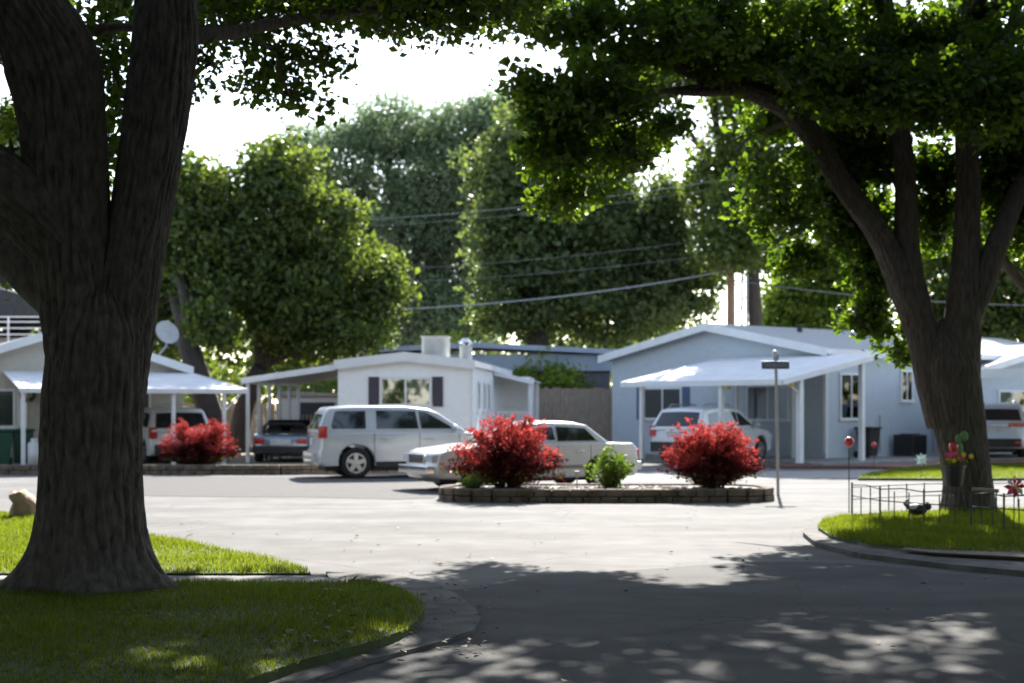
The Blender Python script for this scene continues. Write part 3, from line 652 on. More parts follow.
# ------------------------------------------------------------------ vehicles
def car(label, cat, loc, rz, paint, P, name='parked_car'):
    T = thing(name, label, cat, loc, rz)
    W, L, gc, wr, wx = P['W'], P['L'], P['gc'], P['wr'], P['wx']; ra = wr + P.get('gap', .07)
    up = P['body']                                   # rear bottom -> top -> front bottom
    out = list(up)
    for cx in sorted(wx, reverse=True):
        dz = gc - wr; half = math.sqrt(max(.01, ra*ra - dz*dz)); a0 = math.atan2(dz, half)
        for k in range(13):
            a = a0 + (math.pi - 2*a0)*k/12
            out.append((cx + ra*math.cos(a), wr + ra*math.sin(a)))
    nose = P.get('nose', .16); hl = L/2
    ts = (-1, -.86, -.6, -.2, .2, .6, .86, 1); mb = MB(); n = len(out)
    for t in ts:
        for (x, z) in out:
            s_ = max(0, abs(x)/hl - .72)/.28
            xx = x - math.copysign(nose*abs(t)**3*s_, x)
            mb.v.append((xx, t*W/2*(1-.035*s_*abs(t)), z))
    for j in range(len(ts)-1):
        for i in range(n):
            a, b = j*n+i, j*n+(i+1) % n; mb.f.append((a, b, b+n, a+n))
    mb.f.append(tuple(range(n))); e = (len(ts)-1)*n; mb.f.append(tuple(reversed(range(e, e+n))))
    body = mb.build('body', paint, T, bevel=P.get('bevel', .055), seg=3, ang=50)
    mb = MB(); mb.box(-L/2+.3, L/2-.3, -W/2+.34, W/2-.34, .17, gc+.25); mb.build('underbody', M['black'], T)
    # character lines, sills
    if P.get('mould'):
        z, h_, m_ = P['mould']; mb = MB(); xs = [-hl+.25, wx[0]-ra-.03, wx[0]+ra+.03, wx[1]-ra-.03, wx[1]+ra+.03, hl-.28]
        segs = [(xs[2], xs[3])] if P.get('mould_mid') else [(xs[0], xs[1]), (xs[2], xs[3]), (xs[4], xs[5])]
        for s_ in (-1, 1):
            for a, b in segs:
                if b > a: mb.box(a, b, min(s_*(W/2-.01), s_*(W/2+.012)), max(s_*(W/2-.01), s_*(W/2+.012)), z, z+h_)
        mb.build('side_moulding', m_, body)
    if P.get('sill'):
        for s_ in (-1, 1):
            mb = MB(); mb.box(wx[0]+ra+.02, wx[1]-ra-.02, min(s_*(W/2-.03), s_*(W/2+.008)), max(s_*(W/2-.03), s_*(W/2+.008)), gc-.02, gc+.11); mb.build('sill', P['sill'], body)
    mb = MB()
    for x in P.get('seams', ()):
        for s_ in (-1, 1): mb.box(x-.007, x+.007, min(s_*(W/2-.01), s_*(W/2+.002)), max(s_*(W/2-.01), s_*(W/2+.002)), gc+.1, P['belt']-.03)
    if mb.v: mb.build('door_seam', M['black'], body)
    for x in P.get('handles', ()):
        for s_ in (-1, 1):
            h_ = MB(); h_.box(x-.1, x+.1, min(s_*(W/2-.005), s_*(W/2+.03)), max(s_*(W/2-.005), s_*(W/2+.03)), P['belt']-.17, P['belt']-.13); h_.build('door_handle', P.get('handle_mat', paint), body, bevel=.01)
    # cabin
    if P.get('cabin'):
        cb = P['cabin']; zb = min(z for x, z in cb); zr = max(z for x, z in cb); tk = P.get('tumble', .16)
        hw = lambda z: W/2*(.965 - tk*(z-zb)/(zr-zb))
        mb = MB(); n = len(cb)
        cts = (-1, -.7, -.35, 0, .35, .7, 1)
        for t in cts:
            for x, z in cb:
                fz = (z-zb)/(zr-zb); crown = .035*(1-t*t)*fz
                bow = .10*(1-t*t)*(1 if x > 0 else -.6)*(1-.4*fz) if abs(x-(cb[0][0]+cb[-1][0])/2) > .38*(cb[-1][0]-cb[0][0]) else 0
                mb.v.append((x+bow*.6, t*hw(z), z+crown))
        for j in range(len(cts)-1):
            for i in range(n):
                a, b = j*n+i, j*n+(i+1) % n; mb.f.append((a, b, b+n, a+n))
        mb.f.append(tuple(range(n))); e = (len(cts)-1)*n; mb.f.append(tuple(reversed(range(e, e+n))))
        cab = mb.build('cabin', paint, T, bevel=.05, seg=3, ang=45)
        for poly in P['sidewin']:
            for s_ in (-1, 1):
                q = MB(); q.prism(poly, lambda x, z: (x, s_*(hw(z)-.02), z), lambda x, z: (x, s_*(hw(z)+.006), z)); q.build('side_window', M['carglass'], cab)
                if P.get('win_trim'):
                    k = len(poly); tr = MB(); pts = [(x, s_*(hw(z)+.006), z) for x, z in poly]; tr.tube(pts+[pts[0]], .012, 5); tr.build('window_trim', P['win_trim'], cab)
        for nm, (i0, i1) in (('rear_window', P['rearglass']), ('windscreen', P['frontglass'])):
            a, b = Vector(cb[i0]), Vector(cb[i1]); dd = (b-a); sgn = -1 if nm == 'rear_window' else 1
            nrm = Vector((abs(dd.y), -dd.x*sgn*(1 if dd.y > 0 else -1))) if False else Vector((sgn*abs(dd.y), abs(dd.x))).normalized()
            lo, hi = a.lerp(b, .08), a.lerp(b, .90); q = MB(); vs = []; fs = []; mseg = 8
            for off in (-.03, .008):
                for p_ in (lo, hi):
                    fz = (p_.y-zb)/(zr-zb)
                    for k in range(mseg+1):
                        t = (-1+2*k/mseg)*.86
                        bow = .06*(1-t*t)*(1 if sgn > 0 else -.6)*(1-.4*fz)
                        vs.append((p_.x+nrm.x*off+bow, t*hw(p_.y), p_.y+nrm.y*off+.035*(1-t*t)*fz))
            r_ = mseg+1
            for k in range(mseg):
                fs += [(k, k+1, r_+k+1, r_+k), (2*r_+k, 3*r_+k, 3*r_+k+1, 2*r_+k+1), (k, 2*r_+k, 2*r_+k+1, k+1), (r_+k, r_+k+1, 3*r_+k+1, 3*r_+k)]
            fs += [(0, r_, 3*r_, 2*r_), (mseg, 2*r_+mseg, 3*r_+mseg, r_+mseg)]
            q.add(vs, fs); q.build(nm, M['carglass'], cab)
        if P.get('rack'):
            for s_ in (-1, 1):
                y = s_*(hw(zr)-.13); x0, x1 = P['rack']; q = MB(); q.tube([(x0,y,zr+.0),(x0+.1,y,zr+.075),(x1-.1,y,zr+.075),(x1,y,zr+.0)], .02, 8); q.build('roof_rail', P.get('rack_mat', M['black']), cab)
        mx_ = P.get('mirror')
        if mx_:
            for s_ in (-1, 1):
                q = MB(); yy = s_*(W/2+.09); q.ball((mx_[0], yy, mx_[1]), .11, 10, 8, (.75, 1.15, .8)); q.box(mx_[0]-.03, mx_[0]+.03, min(s_*(W/2-.08), yy), max(s_*(W/2-.08), yy), mx_[1]-.06, mx_[1]-.02); q.build('side_mirror', P.get('mirror_mat', paint), T, smooth=False)
    # wheels
    for cx in wx:
        for s_ in (-1, 1):
            yc = s_*(W/2-.125); fn = lambda a, b, d: (cx+a, yc+s_*d, wr+b)
            q = MB(); q.lathe([(wr*.60,-.10),(wr*.93,-.11),(wr,-.07),(wr,.07),(wr*.93,.11),(wr*.66,.108),(wr*.64,.09)], fn, 32)
            wh = q.build('wheel', M['rubber'], T, smooth=True)
            q = MB(); q.lathe([(wr*.65,.06),(wr*.65,.098),(wr*.58,.098),(wr*.57,.05),(.001,.045)], fn, 28)
            ns = P.get('spokes', 5)
            for k in range(ns):
                a = 2*math.pi*k/ns+.3; ca, sa = math.cos(a), math.sin(a); w0, w1 = .055, .035
                pl = [(.0, -w0), (wr*.6, -w1*1.3), (wr*.6, w1*1.3), (.0, w0)]
                q.prism([(u*ca-v*sa, u*sa+v*ca) for u, v in pl], lambda a_, b_: fn(a_, b_, .055), lambda a_, b_: fn(a_, b_, .088))
            q.lathe([(.001,.10),(.07,.098),(.075,.06)], fn, 16); q.build('rim', M['alloy'], wh)
            q = MB(); q.lathe([(wr*.55,.052),(.001,.052)], fn, 20); q.build('brake_backing', M['black'], wh)
    for (nm, x0, x1, y0, y1, z0, z1, m_) in P['bits']:
        for s_ in ((-1, 1) if y0 > 0 else (1,)):
            ya, yb = (y0, y1) if s_ == 1 else (-y1, -y0)
            q = MB(); q.box(x0, x1, ya, yb, z0, z1); q.build(nm, m_, T, bevel=.012)
    return T

# silver sport utility (heading +x)
SUV = dict(W=1.97, L=4.84, gc=.30, wr=.375, wx=(-1.42, 1.36), gap=.08, belt=1.12, nose=.14,
  body=[(-2.30,.30),(-2.42,.42),(-2.42,.66),(-2.36,.72),(-2.36,1.10),(1.15,1.12),(1.95,1.06),(2.28,.96),(2.38,.80),(2.42,.55),(2.36,.34),(2.2,.28)],
  cabin=[(-2.36,1.08),(-2.33,1.15),(-2.17,1.57),(-2.05,1.69),(-1.5,1.73),(-.2,1.73),(.38,1.67),(.62,1.58),(1.36,1.10)],
  sidewin=[[(-1.98,1.20),(-2.02,1.26),(-1.92,1.62),(-1.18,1.63),(-1.18,1.20)],[(-.92,1.20),(-.92,1.64),(.05,1.63),(.12,1.20)],[(.18,1.20),(.12,1.62),(.30,1.61),(.94,1.24),(.94,1.20)]],
  rearglass=(1,2), frontglass=(8,7), tumble=.15, seams=(-.98,.13,1.12), handles=(-.72,.38), mould=(.66,.05,M['silver']), mould_mid=True, sill=M['black'],
  mirror=(.98,1.22), rack=None, rack_mat=M['silver'],
  bits=[('tail_light',-2.33,-2.12,.80,.985,.98,1.26,M['red_lens']),('rear_bumper',-2.47,-2.28,-.78,.78,.40,.62,M['silver']),('tow_hitch',-2.56,-2.40,-.10,.10,.36,.46,M['chrome']),
        ('license_plate',-2.375,-2.362,-.26,.26,.80,.96,M['plate']),('tailgate_handle',-2.385,-2.36,-.40,.40,1.00,1.05,M['chrome']),
        ('headlight',2.12,2.33,.62,.90,.72,.90,M['clear_lens']),('grille',2.30,2.42,-.5,.5,.60,.86,M['black'])])
car('silver boxy sport utility vehicle parked side on by the block wall', 'car', (-2.62, 39.75, 0), R(15), M['silver'], SUV)

SED = dict(W=1.88, L=4.89, gc=.24, wr=.325, wx=(-1.41, 1.43), gap=.06, belt=.95, nose=.14, bevel=.05,
  body=[(-2.350,.26),(-2.444,.40),(-2.444,.62),(-2.388,.88),(-2.256,.95),(-1.269,.97),(0.893,.95),(1.128,.95),(2.162,.84),(2.350,.78),(2.406,.60),(2.444,.50),(2.444,.36),(2.350,.26)],
  cabin=[(-1.673,.93),(-1.147,1.34),(-0.846,1.39),(-0.188,1.40),(0.207,1.36),(1.034,.93)],
  sidewin=[[(-1.335,1.01),(-1.072,1.28),(-0.395,1.31),(-0.395,1.01)],[(-0.338,1.01),(-0.338,1.31),(0.113,1.29),(0.677,1.02)]],
  rearglass=(0,1), frontglass=(5,4), tumble=.20, seams=(-1.15,-.38,.80), handles=(-0.893,-.18), mould=(.44,.07,M['tan_trim']), win_trim=M['chrome'],
  mirror=(0.677,1.02), handle_mat=M['chrome'],
  bits=[('tail_light',-2.42,-2.25,.40,.76,.66,.82,M['red_lens']),('rear_bumper',-2.49,-2.3,-.74,.74,.38,.56,M['pearl']),('front_bumper',2.3,2.51,-.80,.80,.36,.52,M['chrome']),
        ('headlight',2.2,2.40,.46,.80,.60,.76,M['clear_lens']),('turn_signal',2.10,2.28,.80,.915,.54,.60,M['amber']),('grille',2.26,2.425,-.42,.42,.55,.76,M['chrome']),('license_plate',-2.465,-2.44,-.2,.2,.62,.74,M['plate'])])
car('pale silver white four door saloon parked behind the stone planter', 'car', (.22, 34.0, 0), R(180+25), M['pearl'], SED)

CUV = dict(W=1.82, L=4.7, gc=.30, wr=.36, wx=(-1.35, 1.45), gap=.07, belt=1.02, nose=.18,
  body=[(-2.22,.32),(-2.35,.45),(-2.35,.70),(-2.30,.78),(-2.28,1.00),(1.2,1.03),(1.95,.95),(2.20,.85),(2.32,.66),(2.35,.45),(2.25,.30)],
  cabin=[(-2.27,.98),(-2.24,1.05),(-1.86,1.55),(-1.6,1.63),(-.7,1.67),(.1,1.64),(.40,1.55),(1.30,1.00)],
  sidewin=[[(-1.70,1.10),(-1.62,1.46),(-1.20,1.52),(-.95,1.52),(-.95,1.10)],[(-.86,1.10),(-.86,1.53),(.02,1.52),(.06,1.10)],[(.12,1.10),(.08,1.51),(.26,1.48),(.92,1.12)]],
  rearglass=(1,2), frontglass=(7,6), tumble=.18, seams=(-.90,.09,1.08), handles=(-.7,.32), sill=M['black'], mirror=(.92,1.12), rack=(-1.6,.0), rack_mat=M['alloy'],
  bits=[('tail_light',-2.24,-2.05,.68,.895,.80,1.12,M['red_lens']),('rear_bumper',-2.40,-2.2,-.76,.76,.34,.64,M['black']),('license_plate',-2.325,-2.31,-.22,.22,.80,.92,M['plate']),
        ('tailgate_handle',-2.33,-2.30,-.3,.3,.94,.98,M['chrome']),('headlight',2.02,2.24,.58,.86,.68,.84,M['clear_lens']),('grille',2.24,2.36,-.45,.45,.52,.76,M['black'])])
ang = math.atan2(.8, .6)
rr = at(700, 460, 46.6); h_ = Vector((math.cos(ang), math.sin(ang))); l_ = Vector((-h_.y, h_.x))
cc = Vector((rr.x, rr.y)) + h_*2.35 + l_*.91
car('white sport utility parked under the blue grey home patio cover', 'car', (cc.x, cc.y, .06), ang, M['white_car'], CUV)
HAT = dict(CUV); HAT['rack'] = None
ang = R(90+24); h_ = Vector((math.cos(ang), math.sin(ang))); l_ = Vector((-h_.y, h_.x)); rl0 = at(150, 465, 44.6)
cc = Vector((rl0.x, rl0.y)) + h_*2.35 - l_*.91
car('white hatchback half hidden by the trunk and the red bush', 'car', (cc.x, cc.y, .14-.10), ang, M['white_car'], HAT)
BLU = dict(SUV, rack=(-1.9,.2)); BLU['bits'] = [('tail_light',-2.375,-2.20,.42,.90,1.00,1.12,M['red_lens']),('rear_bumper',-2.48,-2.26,-.80,.80,.36,.62,M['black']),('license_plate',-2.375,-2.362,-.24,.24,.84,.97,M['plate']),
   ('tailgate_trim',-2.385,-2.36,-.5,.5,.985,1.0,M['chrome']),('reflector',-2.515,-2.49,.60,.78,.46,.53,M['red_lens']),('headlight',2.12,2.33,.62,.90,.72,.90,M['clear_lens'])]
BLU['rack_mat'] = M['alloy']; BLU['mould'] = None
car('pale blue sport utility seen from behind under the right carport', 'car', (15.75, 52.6, .12), R(90-14), M['blue_car'], BLU)
# low convertible in the carport
CON = dict(W=1.66, L=4.0, gc=.22, wr=.30, wx=(-1.15, 1.20), gap=.05, belt=.82, nose=.18, bevel=.06,
  body=[(-1.92,.24),(-2.0,.36),(-1.99,.60),(-1.93,.76),(-1.6,.82),(-.75,.84),(.45,.84),(.6,.84),(1.6,.74),(1.9,.62),(2.0,.46),(1.95,.26)],
  seams=(-.55,.5), handles=(-.35,), handle_mat=M['chrome'],
  bits=[('tail_light',-2.005,-1.88,.46,.76,.54,.68,M['red_lens']),('rear_bumper',-2.08,-1.88,-.80,.80,.28,.47,M['black']),('license_plate',-2.015,-1.99,-.30,.30,.50,.66,M['plate']),('headlight',1.7,1.9,.45,.68,.58,.70,M['clear_lens'])])
V = car('low dark convertible with its top down inside the carport', 'car', (-7.05+.38, 47.6, .14), R(90+2), M['dark_car'], CON)
q = MB(); q.tube([(-.75,-.62,.82),(-.78,-.60,1.02),(-.78,-.5,1.10),(-.78,.5,1.10),(-.78,.60,1.02),(-.75,.62,.82)], .05, 10); q.tube([(-1.0,-.6,.83),(-1.0,.6,.83)], .05, 8); q.build('folded_top', M['black'], V)
q = MB(); q.prism([(.62,.83),(.30,1.20),(.33,1.21),(.66,.83)], lambda x,z:(x,-.62,z), lambda x,z:(x,.62,z)); q.build('windscreen', M['carglass'], V)
for s_ in (-1, 1):
    q = MB(); q.box(-.55,-.40,s_*.36-.22,s_*.36+.22,.45,.98); q.box(-.56,-.46,s_*.36-.12,s_*.36+.12,.98,1.14); q.build('seat', M['black'], V, bevel=.04)

# ------------------------------------------------------------------ foliage
def leaves(name, pts, size, m, parent, seed, aspect=.62, up=.5, jit=.35):
    g = np.random.default_rng(seed); n = len(pts)
    nr = g.normal(size=(n, 3)); nr[:,2] += up; nr /= np.linalg.norm(nr, axis=1)[:,None]
    t = g.normal(size=(n, 3)); t[:,2] -= .3; t -= nr*(t*nr).sum(1)[:,None]; t /= np.linalg.norm(t, axis=1)[:,None]
    b = np.cross(nr, t); L = (size*(1+jit*g.normal(size=n)).clip(.45,1.8))[:,None]; Wd = L*aspect
    V = np.stack([pts-t*L*.5, pts+b*Wd*.5-t*L*.08+nr*L*.10, pts+t*L*.5, pts-b*Wd*.5-t*L*.08+nr*L*.10], 1).reshape(-1, 3)
    i = np.arange(n)[:,None]*4
    tr = np.concatenate([i+np.array([[0,1,2]]), i+np.array([[0,2,3]])], 1).reshape(-1, 3)
    return raw_mesh(name, V, tr, m, parent)
def sub_clumps(g, lobe, k, shell=.55):
    """clump centres in an ellipsoid lobe (centre, radii), mostly towards its skin"""
    c, r = np.array(lobe[0]), np.array(lobe[1]); d = g.normal(size=(k, 3)); d /= np.linalg.norm(d, axis=1)[:,None]
    rad = shell + (1-shell)*g.random(k)**.7; return c + d*r*rad[:,None]
def spray(g, centres, rad, per):
    out = []
    for c in centres:
        k = int(per*g.uniform(.5, 1.4)); p = g.normal(size=(k, 3)); r_ = rad*g.uniform(.6, 1.3)
        p = p/np.linalg.norm(p, axis=1)[:,None]*(g.random(k)**.45)[:,None]*r_*np.array([1.15, 1.15, .75]); out.append(c+p)
    return np.concatenate(out)
def catmull(pts, vals, step):
    P = [Vector(p) for p in pts]; out = []; rv = []
    for i in range(len(P)-1):
        p0, p1, p2, p3 = P[max(i-1,0)], P[i], P[i+1], P[min(i+2,len(P)-1)]
        n = max(2, int((p2-p1).length/step))
        for s in range(n):
            t = s/n; out.append(0.5*((2*p1)+(p2-p0)*t+(2*p0-5*p1+4*p2-p3)*t*t+(3*p1-p0-3*p2+p3)*t**3)); rv.append(vals[i]*(1-t)+vals[i+1]*t)
    out.append(P[-1]); rv.append(vals[-1]); return out, rv
def bark_tube(V, Fc, path, radii, seg, step, amp, nr, seed, flare=0, flare_h=.6):
    """thick furrowed limb as real relief"""
    pts, rs = catmull(path, radii, step); g = np.random.default_rng(seed); ph = g.random(12)*6.28
    base = len(V); s_len = 0; nrm = None; prev = pts[0]; m = seg
    th = np.arange(m)/m*2*np.pi
    for i, p in enumerate(pts):
        t = (pts[min(i+1, len(pts)-1)] - pts[max(i-1, 0)]).normalized()
        if nrm is None: nrm = (Vector((1,0,0)) - t*t.x).normalized()
        nrm = (nrm - t*nrm.dot(t)).normalized(); b = t.cross(nrm); s_len += (p-prev).length; prev = p
        warp = .9*np.sin(2*th+s_len*2.1+ph[0]) + .7*np.sin(5*th-s_len*4.3+ph[1]) + .55*np.sin(9*th+s_len*7.7+ph[2]) + .4*np.sin(3*th+s_len*11+ph[3])
        r1 = 1-np.abs(np.sin(nr*th*.5+warp+.5*np.sin(s_len*1.5)))**.55
        r2 = 1-np.abs(np.sin((nr+7)*th*.5-warp*.8+ph[4]+s_len*.6))**.6
        r1 = r1*(.75+.25*np.sin(s_len*9+3*th+ph[9])); r2 = r2*(.7+.3*np.sin(s_len*13-4*th+ph[10]))
        lump = .035*np.sin(2*th+ph[5]+s_len*.8)+.025*np.sin(3*th+ph[6]-s_len*1.7)+.02*np.sin(5*th+s_len*2.3)
        r = rs[i]*(1+lump) - amp*(.65*r1+.35*r2)
        if flare:
            fz = math.exp(-s_len/flare_h); r = r + flare*fz*(1+.45*np.sin(5*th+ph[7])+.25*np.sin(3*th+ph[8]))*rs[i]
        c, s_ = np.cos(th), np.sin(th)
        for k in range(m): V.append(tuple(p + nrm*float(c[k]*r[k]) + b*float(s_[k]*r[k])))
        if i:
            a = base+(i-1)*m
            for k in range(m): Fc.append((a+k, a+(k+1) % m, a+m+(k+1) % m, a+m+k))

def limb_to(mb, a, b, r0, r1, g, sag=.1, n=5):
    a, b = Vector(a), Vector(b); pts = []
    L = (b-a).length
    for i in range(n+1):
        t = i/n; p = a.lerp(b, t) + Vector((g.normal(), g.normal(), g.normal()*.5))*L*.03*math.sin(math.pi*t); p.z += sag*L*math.sin(math.pi*t); pts.append(p)
    mb.tube(pts, [r0+(r1-r0)*i/n for i in range(n+1)], 7); return pts

# --- great furrowed tree on the left
TL = thing('shade_tree', 'massive furrowed tree with a twin trunk at the left', 'tree', (-3.85, 14.4, .08))
Yt = 14.4
def LT(px, py, dy=0): return at(px, py, Yt+dy) - Vector((-3.85, 14.4, .08))
Vv, Ff = [], []
bark_tube(Vv, Ff, [LT(92,592), LT(92,540), LT(92,470), LT(93,400), LT(98,335), LT(100,300), LT(104,268)], [.50,.475,.46,.465,.47,.36,.05], 230, .03, .085, 28, 1, flare=.62, flare_h=.25)
bark_tube(Vv, Ff, [LT(90,430,.06), LT(85,350,.03), LT(77,275), LT(69,200,-.05), LT(62,120,-.1), LT(50,60,-.2), LT(22,5,-.3), LT(-25,-80,-.4), LT(-60,-200,-.5), LT(-70,-330,-.6)], [.33,.37,.37,.365,.38,.41,.35,.32,.26,.16], 190, .03, .080, 24, 2)
bark_tube(Vv, Ff, [LT(104,440,.06), LT(116,350,.05), LT(131,265,.05), LT(143,200,.08), LT(157,110,.1), LT(166,40,.15), LT(167,-30,.2), LT(172,-140,.3), LT(190,-260,.5), LT(205,-380,.8)], [.31,.32,.30,.285,.305,.30,.27,.23,.18,.1], 170, .03, .070, 22, 3)
bark_tube(Vv, Ff, [LT(104,300,.12), LT(78,262,.0), LT(35,212,-.15), LT(0,185,-.2), LT(-60,140,-.4), LT(-150,60,-.9), LT(-240,-40,-1.2)], [.12,.30,.33,.33,.28,.2,.1], 130, .03, .055, 22, 4)
bark_tube(Vv, Ff, [LT(95,345,.1), LT(68,310,.18), LT(35,278,.35), LT(0,246,.6), LT(-60,205,1.2), LT(-150,150,2.2)], [.10,.22,.22,.20,.16,.08], 60, .05, .02, 18, 5)
raw_mesh('trunk', np.array(Vv), np.array(Ff), M['bark'], TL, smooth=True)
g = np.random.default_rng(21); br = MB(); o3 = np.array((-3.85, 14.4, .08))
def lobe(px, py, Y, rx, ry, rz): return (tuple(at(px, py, Y)), (rx, ry, rz))
lobes = [   # visible fringes first, then the roof of the crown overhead
 (lobe(225,8,16,.75,1.1,.30),20), (lobe(300,0,16.5,.8,1.2,.28),30), (lobe(385,-6,17,.8,1.2,.26),44), (lobe(460,-8,17.5,.8,1.2,.28),44), (lobe(520,-12,18,.7,1.2,.26),34),
 (lobe(212,62,15.5,.42,.6,.36),8), (lobe(255,45,16.5,.4,.6,.22),6), (lobe(285,92,16.5,.45,.6,.26),9), (lobe(322,62,17,.3,.5,.14),5), (lobe(430,22,17.5,.7,.8,.14),15),
 (lobe(12,150,17.5,.35,.6,.55),10), (lobe(6,250,18,.35,.6,.45),11), (lobe(20,40,16.5,.35,.6,.35),7), (lobe(102,30,16.5,.3,.6,.40),8), (lobe(122,95,17,.2,.5,.45),9), (lobe(45,85,17,.2,.5,.3),5), (lobe(112,140,17.2,.16,.5,.5),12), (lobe(113,60,17.2,.2,.5,.4),10)]
pts = []
for (lb, k) in lobes:
    cs = sub_clumps(g, lb, k, .2); pts.append(spray(g, cs, .34, 62))
    cpt = Vector(lb[0]) - Vector(o3)
    for c in cs[::3]: limb_to(br, cpt, Vector(c)-Vector(o3), .022, .006, g, .05, 3)
leaves('crown', np.concatenate(pts)-o3, .082, M['maple'], TL, 22, aspect=.72, up=.7)
def overhead(parent, o3, m, seed, cells, size=.24, rad=.55, per=46, dens=1.0):  # crown out of view, extended and thickened to cast shade and block sky
    gg = np.random.default_rng(seed); out = []
    for (c, r_) in cells:
        k = int((dens if c[1] > 17 else 2.8)*5.2*r_[0]*r_[1]*max(.8, r_[2])); out.append(spray(gg, sub_clumps(gg, (c, r_), k, .1), rad, per))
    leaves('unseen_upper_crown', np.concatenate(out)-o3, size, m, parent, seed+1, aspect=.72, up=.9)
overhead(TL, o3, M['top_leaf'], 24, [((-5.2,22.2,8.8),(3,2.4,1.0)), ((-2.4,22.2,8.6),(2.8,2.4,1.0)), ((-8.5,21.6,9),(3,2.6,1.2)), ((-4.5,18.6,9.4),(3.4,2.8,1.3)), ((-8.5,15.5,8.4),(3,3,1.2)), ((-2,18.1,9.6),(2.8,2.4,1.0)), ((-5,25.2,10.4),(3.4,2.0,1.0)), ((-5.5,28,10.4),(4,2,1)), ((-1.2,28.4,10.6),(2.6,1.8,1)), ((-11,25,9.5),(3,3,1.5)), ((-4.8,25.6,9.1),(3.6,1.9,1.0)), ((-1.6,25.8,9.2),(2.6,1.9,1.0)), ((-9,25.1,9.6),(3,2.4,1.2)), ((-1.6,25.4,10.4),(2.8,1.8,.9)),
  ((-7,11.5,7.8),(3.4,2.8,1.1)), ((-3,11,8.4),(3.2,2.8,1.1)), ((-10,12,7.6),(2.6,3,1.2)), ((-5,7.2,7.8),(3.6,2.4,1.0)), ((-.6,13.5,8.6),(2.6,2.6,1.0)), ((-1.5,8,8.2),(2.8,2.4,1.0)), ((-6,3.5,7.6),(3.6,2.2,1.0)), ((-1.5,4,8),(3,2,1)), ((.6,26.2,9.5),(2,1.8,1)), ((-1.6,27,9.9),(2.4,1.8,1)), ((-11,18.6,9),(2,3,1.2)), ((-13,9,7),(2.4,4,1.6)), ((-13,21.6,8.5),(2.4,3,1.5)), ((-3,0,8),(5,2.4,1))], dens=2.0, size=.26)
# branches
b1 = [LT(178,38,.1), LT(235,31,.8), LT(290,20,1.5), LT(345,12,2.2), LT(420,4,2.8), LT(520,-4,3.4)]
br.tube(catmull(b1, [1]*6, .3)[0], list(np.interp(np.linspace(0,1,len(catmull(b1,[1]*6,.3)[0])), [0,.4,1], [.085,.05,.015])), 8)
br.tube([LT(98,30,.1), LT(120,27,.5), LT(150,30,1.0)], [.05,.045,.03], 7)
for a, b_ in (((240,30,.8),(290,95,1.6)), ((270,25,1.2),(325,66,2.2)), ((200,36,.4),(215,70,1.0)), ((340,12,2.2),(430,30,3.0))): limb_to(br, LT(*a), LT(*b_), .022, .008, g, .15, 5)
for a, b_, r0 in (((172,-140,.3),(-.2,21,8.3),.14), ((172,-140,.3),(-2.6,20.2,8),.13), ((-60,-200,-.5),(-5.2,20.5,8.6),.14), ((-60,-200,-.5),(-7.5,19,8.3),.12), ((-150,60,-.9),(-8.5,15.5,7.6),.1), ((190,-260,.5),(-2.5,23,10.2),.12), ((-70,-330,-.6),(-6,22.5,10.2),.1), ((205,-380,.8),(-2,16.5,9.3),.06)):
    limb_to(br, LT(*a), Vector(b_)-Vector(o3), r0, .03, g, .08, 6)
br.build('branches', M['bark2'], TL, smooth=True)

# --- spreading tree on the right
TR0 = Vector((at(968,512,25.2).x, 25.2, .08))
TR = thing('shade_tree', 'dark spreading tree with three leaning limbs at the right', 'tree', TR0)
def RT(px, py, dy=0): return at(px, py, 25.2+dy) - TR0
Vv, Ff = [], []
bark_tube(Vv, Ff, [RT(970,524), RT(968,480), RT(962,440), RT(955,400), RT(949,368), RT(945,340), RT(942,318)], [.40,.38,.39,.42,.45,.34,.05], 150, .05, .05, 30, 11, flare=.32, flare_h=.25)
bark_tube(Vv, Ff, [RT(944,425), RT(933,380), RT(922,335), RT(903,285), RT(880,235), RT(843,185), RT(800,120,-.2), RT(765,96,-.4), RT(720,84,-.8), RT(650,60,-1.4), RT(590,70,-2)], [.26,.28,.26,.235,.205,.185,.195,.175,.115,.07,.03], 90, .06, .038, 20, 12)
bark_tube(Vv, Ff, [RT(944,400), RT(928,345), RT(915,295), RT(907,240), RT(906,190), RT(900,130,.2), RT(890,40,.4), RT(860,-90,.7), RT(830,-220,1)], [.22,.23,.205,.19,.17,.155,.14,.11,.05], 80, .06, .034, 18, 13)
bark_tube(Vv, Ff, [RT(958,430), RT(959,370), RT(962,320), RT(966,260), RT(968,190), RT(966,120,.1), RT(970,20,.2), RT(985,-120,.3), RT(990,-260,.3)], [.32,.33,.30,.23,.195,.175,.15,.11,.05], 84, .06, .038, 20, 14)
bark_tube(Vv, Ff, [RT(966,320,.1), RT(982,285), RT(998,240), RT(1020,190,.3), RT(1060,120,.8), RT(1110,40,1.3)], [.24,.20,.17,.15,.11,.05], 48, .08, .018, 18, 15)
bark_tube(Vv, Ff, [RT(985,262,.3), RT(1003,262,.9), RT(1030,292,1.4), RT(1065,318,2)], [.12,.10,.08,.03], 30, .1, .01, 12, 16)
raw_mesh('trunk', np.array(Vv), np.array(Ff), M['bark2'], TR, smooth=True)
g = np.random.default_rng(31); br = MB(); o3 = np.array(TR0)
